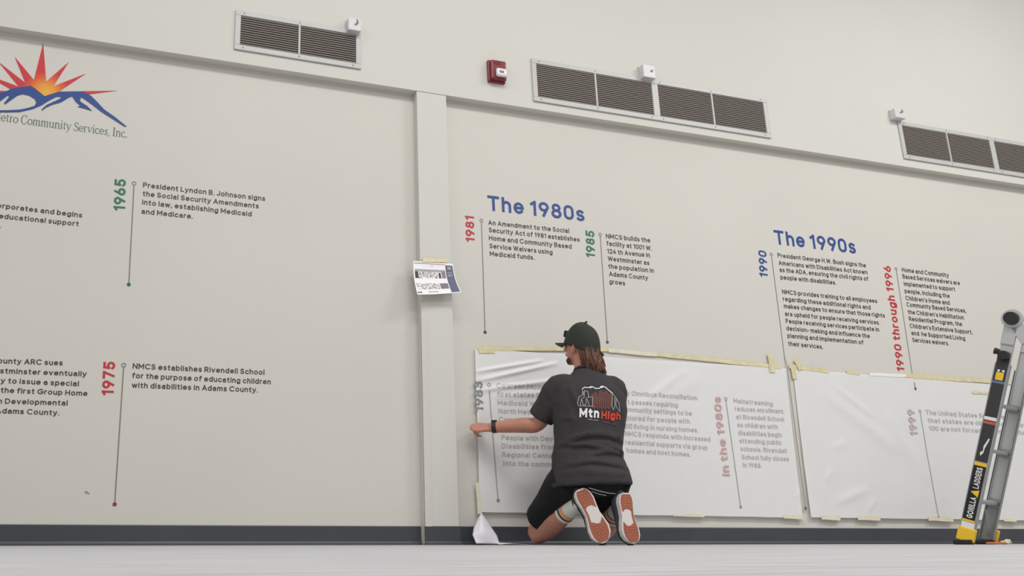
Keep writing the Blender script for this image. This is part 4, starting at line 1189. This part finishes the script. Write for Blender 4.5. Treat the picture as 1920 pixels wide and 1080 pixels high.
# cap
CM = Matrix((FR, FD, V((0, 0, 1)))).transposed().to_4x4() @ Matrix.Rotation(R(17), 4, 'X')
CC = HC+V((.008, -.004, .018))
def cp(x, y, z): return CC+(CM @ V((x, y, z)))
bm = bmesh.new()
nr, ns = 14, 48
rings = []
for j in range(nr+1):
    ph = math.pi/2*j/nr
    ring = []
    for i in range(ns):
        t = 2*math.pi*i/ns
        seam = 1-.010*abs(math.cos(3*t))**12
        r = math.cos(ph)**.68
        ring.append(bm.verts.new(cp(.096*math.cos(t)*r*seam, .112*math.sin(t)*r*seam, -.022-.030*(1-math.sin(t))/2*math.cos(ph)+.130*math.sin(ph)**1.1*(1+.05*math.sin(t)))))
    rings.append(ring)
for j in range(nr):
    for i in range(ns): 
        if j == nr-1 and False: pass
        bm.faces.new((rings[j][i], rings[j][(i+1) % ns], rings[j+1][(i+1) % ns], rings[j+1][i]))
bmesh.ops.remove_doubles(bm, verts=bm.verts, dist=.0008)
capo = link('cap', bm_mesh('cap', bm), m_cap, man, smooth=True)
sd = capo.modifiers.new('s', 'SOLIDIFY'); sd.thickness = .003
bm = bmesh.new()                                        # brim
g = []
for j in range(9):
    v = j/8; row = []
    for i in range(21):
        u = -1+i/10
        a = R(90-62*u)
        x = .088*math.cos(a); y = .104*math.sin(a)
        ext = .078*v*math.cos(u*math.pi/2*.92)**.55
        row.append(bm.verts.new(cp(x*(1+.12*v), y+ext, -.020-.016*u*u*(.4+v)-.010*v)))
    g.append(row)
for j in range(8):
    for i in range(20): bm.faces.new((g[j][i], g[j][i+1], g[j+1][i+1], g[j+1][i]))
br = link('brim', bm_mesh('brim', bm), m_capd, capo, smooth=True)
sd = br.modifiers.new('s', 'SOLIDIFY'); sd.thickness = .005
bm = bmesh.new(); ell(bm, cp(0, 0, .117), (.008, .008, .005), CM, 12, 8); link('button', bm_mesh('button', bm), m_capd, capo, smooth=True)
bm = bmesh.new()
M_ = Matrix.Translation(cp(0, .112, .030)) @ CM
bx(bm, -.030, .030, -.014, .014, -.020, .020, M=M_, bev=.006)
bx(bm, -.012, .012, .012, .020, -.012, .012, M=M_, bev=.003)
link('headlamp', bm_mesh('headlamp', bm), m_capd, capo)
bm = bmesh.new()                                        # strap and its loose end at the back
pts = [cp(.094*math.cos(R(t)), .110*math.sin(R(t)), -.040) for t in range(215, 326, 8)]
tube(bm, pts, [(.0045, .010)]*len(pts), 8)
tube(bm, [cp(.02, -.110, -.042), cp(.03, -.126, -.050), cp(.034, -.132, -.060)], [(.002, .007)]*3, 8)
link('strap', bm_mesh('strap', bm), m_capd, capo)

# hair: locks hanging from under the cap onto the shoulders
bm = bmesh.new()
random.seed(3)
for k in range(250):
    t = R(random.uniform(202, 368)); lay = random.random()
    rr_ = 1.0-.10*lay
    st = cp(.084*math.cos(t)*rr_, .100*math.sin(t)*rr_, random.uniform(-.030, .00))
    back = max(0, -math.sin(t))                      # 1 straight behind the head
    ln = .075+.085*back+random.uniform(-.018, .012)
    out = (HM @ V((math.cos(t), math.sin(t), 0)))
    p1 = st+V((0, 0, -ln*.35))+out*.004
    p2 = st+V((0, 0, -ln*.72))+out*(.004+.012*back)+V((.004, 0, 0))
    p3 = st+V((0, 0, -ln))+out*(.014*back+random.uniform(-.006, .012))+V((.010*back+random.uniform(-.006, .008), 0, 0))
    w = random.uniform(.004, .0068)
    tube(bm, *interp([st, p1, p2, p3], [w*.7, w, w, w*.35], 3), 6)
link('hair', bm_mesh('hair', bm), m_hair, man, smooth=True)
bm = bmesh.new()
ell(bm, hp(0, -.022, -.006), (.082, .080, .082), HM)
bmesh.ops.delete(bm, geom=[v for v in bm.verts if (HM.inverted() @ (v.co-HC)).y > -.024], context='VERTS')
link('hair', bm_mesh('hair', bm), m_hair, man, smooth=True)

# watch
d = (WRI-ELB).normalized(); c = ELB.lerp(WRI, .93)
bm = bmesh.new(); tube(bm, [c-d*.014, c-d*.011, c+d*.011, c+d*.014], [.030, .0335, .0335, .030], 28, cap=False)
wt = link('watch', bm_mesh('watch', bm), m_strap, man, smooth=False)
sd = wt.modifiers.new('s', 'SOLIDIFY'); sd.thickness = .003
bm = bmesh.new(); a, b_ = frame_of(d); cyl(bm, c+b_*.030, c+b_*.040, .017, 20); link('watch_case', bm_mesh('watch_case', bm), m_capd, wt)

# socks: ribbed tube over the lower shank with printed bands
def sock(k, a):
    pts, rad = shank(k, a); n = len(pts)
    i0 = int(n*.52); pts = pts[i0:]+[a+V((0, -.03, -.01))]; rad = [r+.0045 for r in rad[i0:]]+[.036]
    pts, rad = interp(pts, rad, 3)
    bm = bmesh.new(); rings = tube(bm, pts, rad, 28, cap=False)
    me = bm_mesh('sock', bm); N_ = len(pts)-1; seg = 28
    for q in (m_sockw, m_sockn, m_socko): me.materials.append(q)
    tot = sum((pts[i+1]-pts[i]).length for i in range(N_)); s = 0; band = []
    for i in range(N_):
        t = (s+(pts[i+1]-pts[i]).length/2); s += (pts[i+1]-pts[i]).length
        band.append(0 if t < .022 else 1 if t < .029 else 2 if t < .056 else 1 if t < .062 else 0)
    for i, p in enumerate(me.polygons): p.material_index = band[min(N_-1, i//seg)]
    o = link('sock', me, None, man, smooth=True)
    sd = o.modifiers.new('s', 'SOLIDIFY'); sd.thickness = .003
sock(KNL, ANL); sock(KNR, ANR)

# shoes
def shoe(heel, toe, normal, ankle, mirror, lab_):
    u = (toe-heel); Ls = u.length; u.normalize(); n = (normal-u*normal.dot(u)).normalized(); v = n.cross(u)*mirror
    M_ = Matrix((v, u, n)).transposed().to_4x4(); M_.translation = heel
    if M_.determinant() < 0: pass
    def hw(t):                                       # half width and centre line along the sole
        pts = [(0, .016), (.03, .032), (.10, .044), (.2, .048), (.35, .042), (.48, .040), (.62, .050), (.74, .058), (.85, .055), (.94, .039), (.985, .020), (1, .008)]
        for i in range(len(pts)-1):
            if pts[i][0] <= t <= pts[i+1][0]:
                k = (t-pts[i][0])/(pts[i+1][0]-pts[i][0]); return lerp(pts[i][1], pts[i+1][1], k)
        return .006
    def cl(t): return .010*math.sin(math.pi*t*.9)-.004
    TS = [0, .012, .03, .06, .1, .15, .2, .28, .35, .42, .48, .55, .62, .68, .74, .8, .85, .9, .94, .97, .985, .995, 1]
    def outline(scale=1.0, t0=0, t1=1):
        Lp = [(cl(t)-hw(t)*scale, t*Ls) for t in TS if t0 <= t <= t1]; Rp = [(cl(t)+hw(t)*scale, t*Ls) for t in TS if t0 <= t <= t1]
        return Lp+Rp[::-1]
    def plate(name, poly, z0, z1, material, parent, bend=True):
        bm = bmesh.new()
        a = [bm.verts.new(M_ @ V((x, y, z0))) for x, y in poly]; b = [bm.verts.new(M_ @ V((x, y, z1))) for x, y in poly]
        k = len(poly)
        for i in range(k): bm.faces.new((a[i], a[(i+1) % k], b[(i+1) % k], b[i]))
        f1 = bm.faces.new(a[::-1]); f2 = bm.faces.new(b)
        bm.normal_update(); bmesh.ops.triangulate(bm, faces=[f1, f2])
        return link(name, bm_mesh(name, bm), material, parent)
    root = plate('shoe', outline(1.0), -.026, 0, m_shoew, man)
    root['label'] = lab_
    # heel and forefoot treads in gum rubber, joined by a gum line down the inner side
    def patch(t0, t1, cut):
        ts = [t0+(t1-t0)*i/14 for i in range(15)]
        Lp = [(cl(t)-hw(t)*.82, t*Ls) for t in ts]; Rp = [(cl(t)+hw(t)*.82, t*Ls) for t in ts]
        if cut == 'heel': Lp.append((cl(t1)-hw(t1)*.25, (t1-.06)*Ls)); Lp.append((cl(t1)+hw(t1)*.35, (t1-.06)*Ls))
        if cut == 'toe': return [(cl(t0)-hw(t0)*.1, (t0+.07)*Ls)]+Lp[::1]+Rp[::-1]+[(cl(t0)+hw(t0)*.35, (t0+.09)*Ls)]
        return Lp+Rp[::-1]
    ht = plate('heel_tread', patch(.030, .38, 'heel'), 0, .003, m_gum, root)
    tt = plate('toe_tread', patch(.58, .975, 'toe'), 0, .003, m_gum, root)
    ts = [.3+.4*i/8 for i in range(9)]
    plate('side_tread', [(cl(t)-hw(t)*.86, t*Ls) for t in ts]+[(cl(t)-hw(t)*.62, t*Ls) for t in ts[::-1]], 0, .0028, m_gum, root)
    bm = bmesh.new()
    def star(x, y, r=.0045):
        k = 6; a = [M_ @ V((x+r*math.cos(i*math.pi/3), y+r*math.sin(i*math.pi/3), .0025)) for i in range(k)]
        b = [M_ @ V((x+.7*r*math.cos(i*math.pi/3), y+.7*r*math.sin(i*math.pi/3), .0058)) for i in range(k)]
        A_ = [bm.verts.new(q) for q in a]; B_ = [bm.verts.new(q) for q in b]
        for i in range(k): bm.faces.new((A_[i], A_[(i+1) % k], B_[(i+1) % k], B_[i]))
        bm.faces.new(B_)
    for r_ in range(5):
        for c_ in range(-1, 2):
            star(cl(.15)+c_*.0155+(.007 if r_ % 2 else 0)-.003, (.09+.052*r_)*Ls)
            star(cl(.75)+c_*.0185+(.008 if r_ % 2 else 0)-.003, (.67+.055*r_)*Ls)
    st_ = link('tread_studs', bm_mesh('tread_studs', bm), m_gumb, root); st_['kind'] = 'stuff'
    # canvas upper
    bm = bmesh.new(); P, Rr = [], []
    for t, hgt in ((.02, .050), (.10, .066), (.22, .074), (.36, .072), (.50, .062), (.64, .050), (.78, .042), (.90, .032), (.97, .018)):
        P.append(M_ @ V((cl(t), t*Ls, -.024-hgt*.42))); Rr.append((hw(t)*.97+.001, hgt*.58))
    tube(bm, *interp(P, Rr, 3), 24, ref=n, round_end=True)
    ank = (ankle-(M_ @ V((cl(.16), .16*Ls, -.055))))
    b0 = M_ @ V((cl(.18), .18*Ls, -.050))
    tube(bm, [b0, b0.lerp(ankle, .6), ankle], [.042, .043, .041], 20)
    me = remesh(bm, .006, 6); me.materials.clear(); me.materials.append(m_upper_s)
    up = link('upper', me, None, root, smooth=True)
    bm = bmesh.new()
    for i in range(5):
        t = .34+.055*i; c = M_ @ V((cl(t), t*Ls, -.100+.010*i))
        tube(bm, [c-v*.018+n*.004, c-n*.004, c+v*.018+n*.004], [.003]*3, 6)
    link('laces', bm_mesh('laces', bm), m_sockw, root)
shoe(V((-.098, -.118, .288)), V((.000, -.150, .014)), V((.06, -1, -.06)), ANL, 1, 'left shoe, sole towards the camera, tilted')
shoe(V((.142, -.118, .268)), V((.156, -.150, .010)), V((.36, -1, -.06)), ANR, -1, 'right shoe, sole towards the camera, upright')
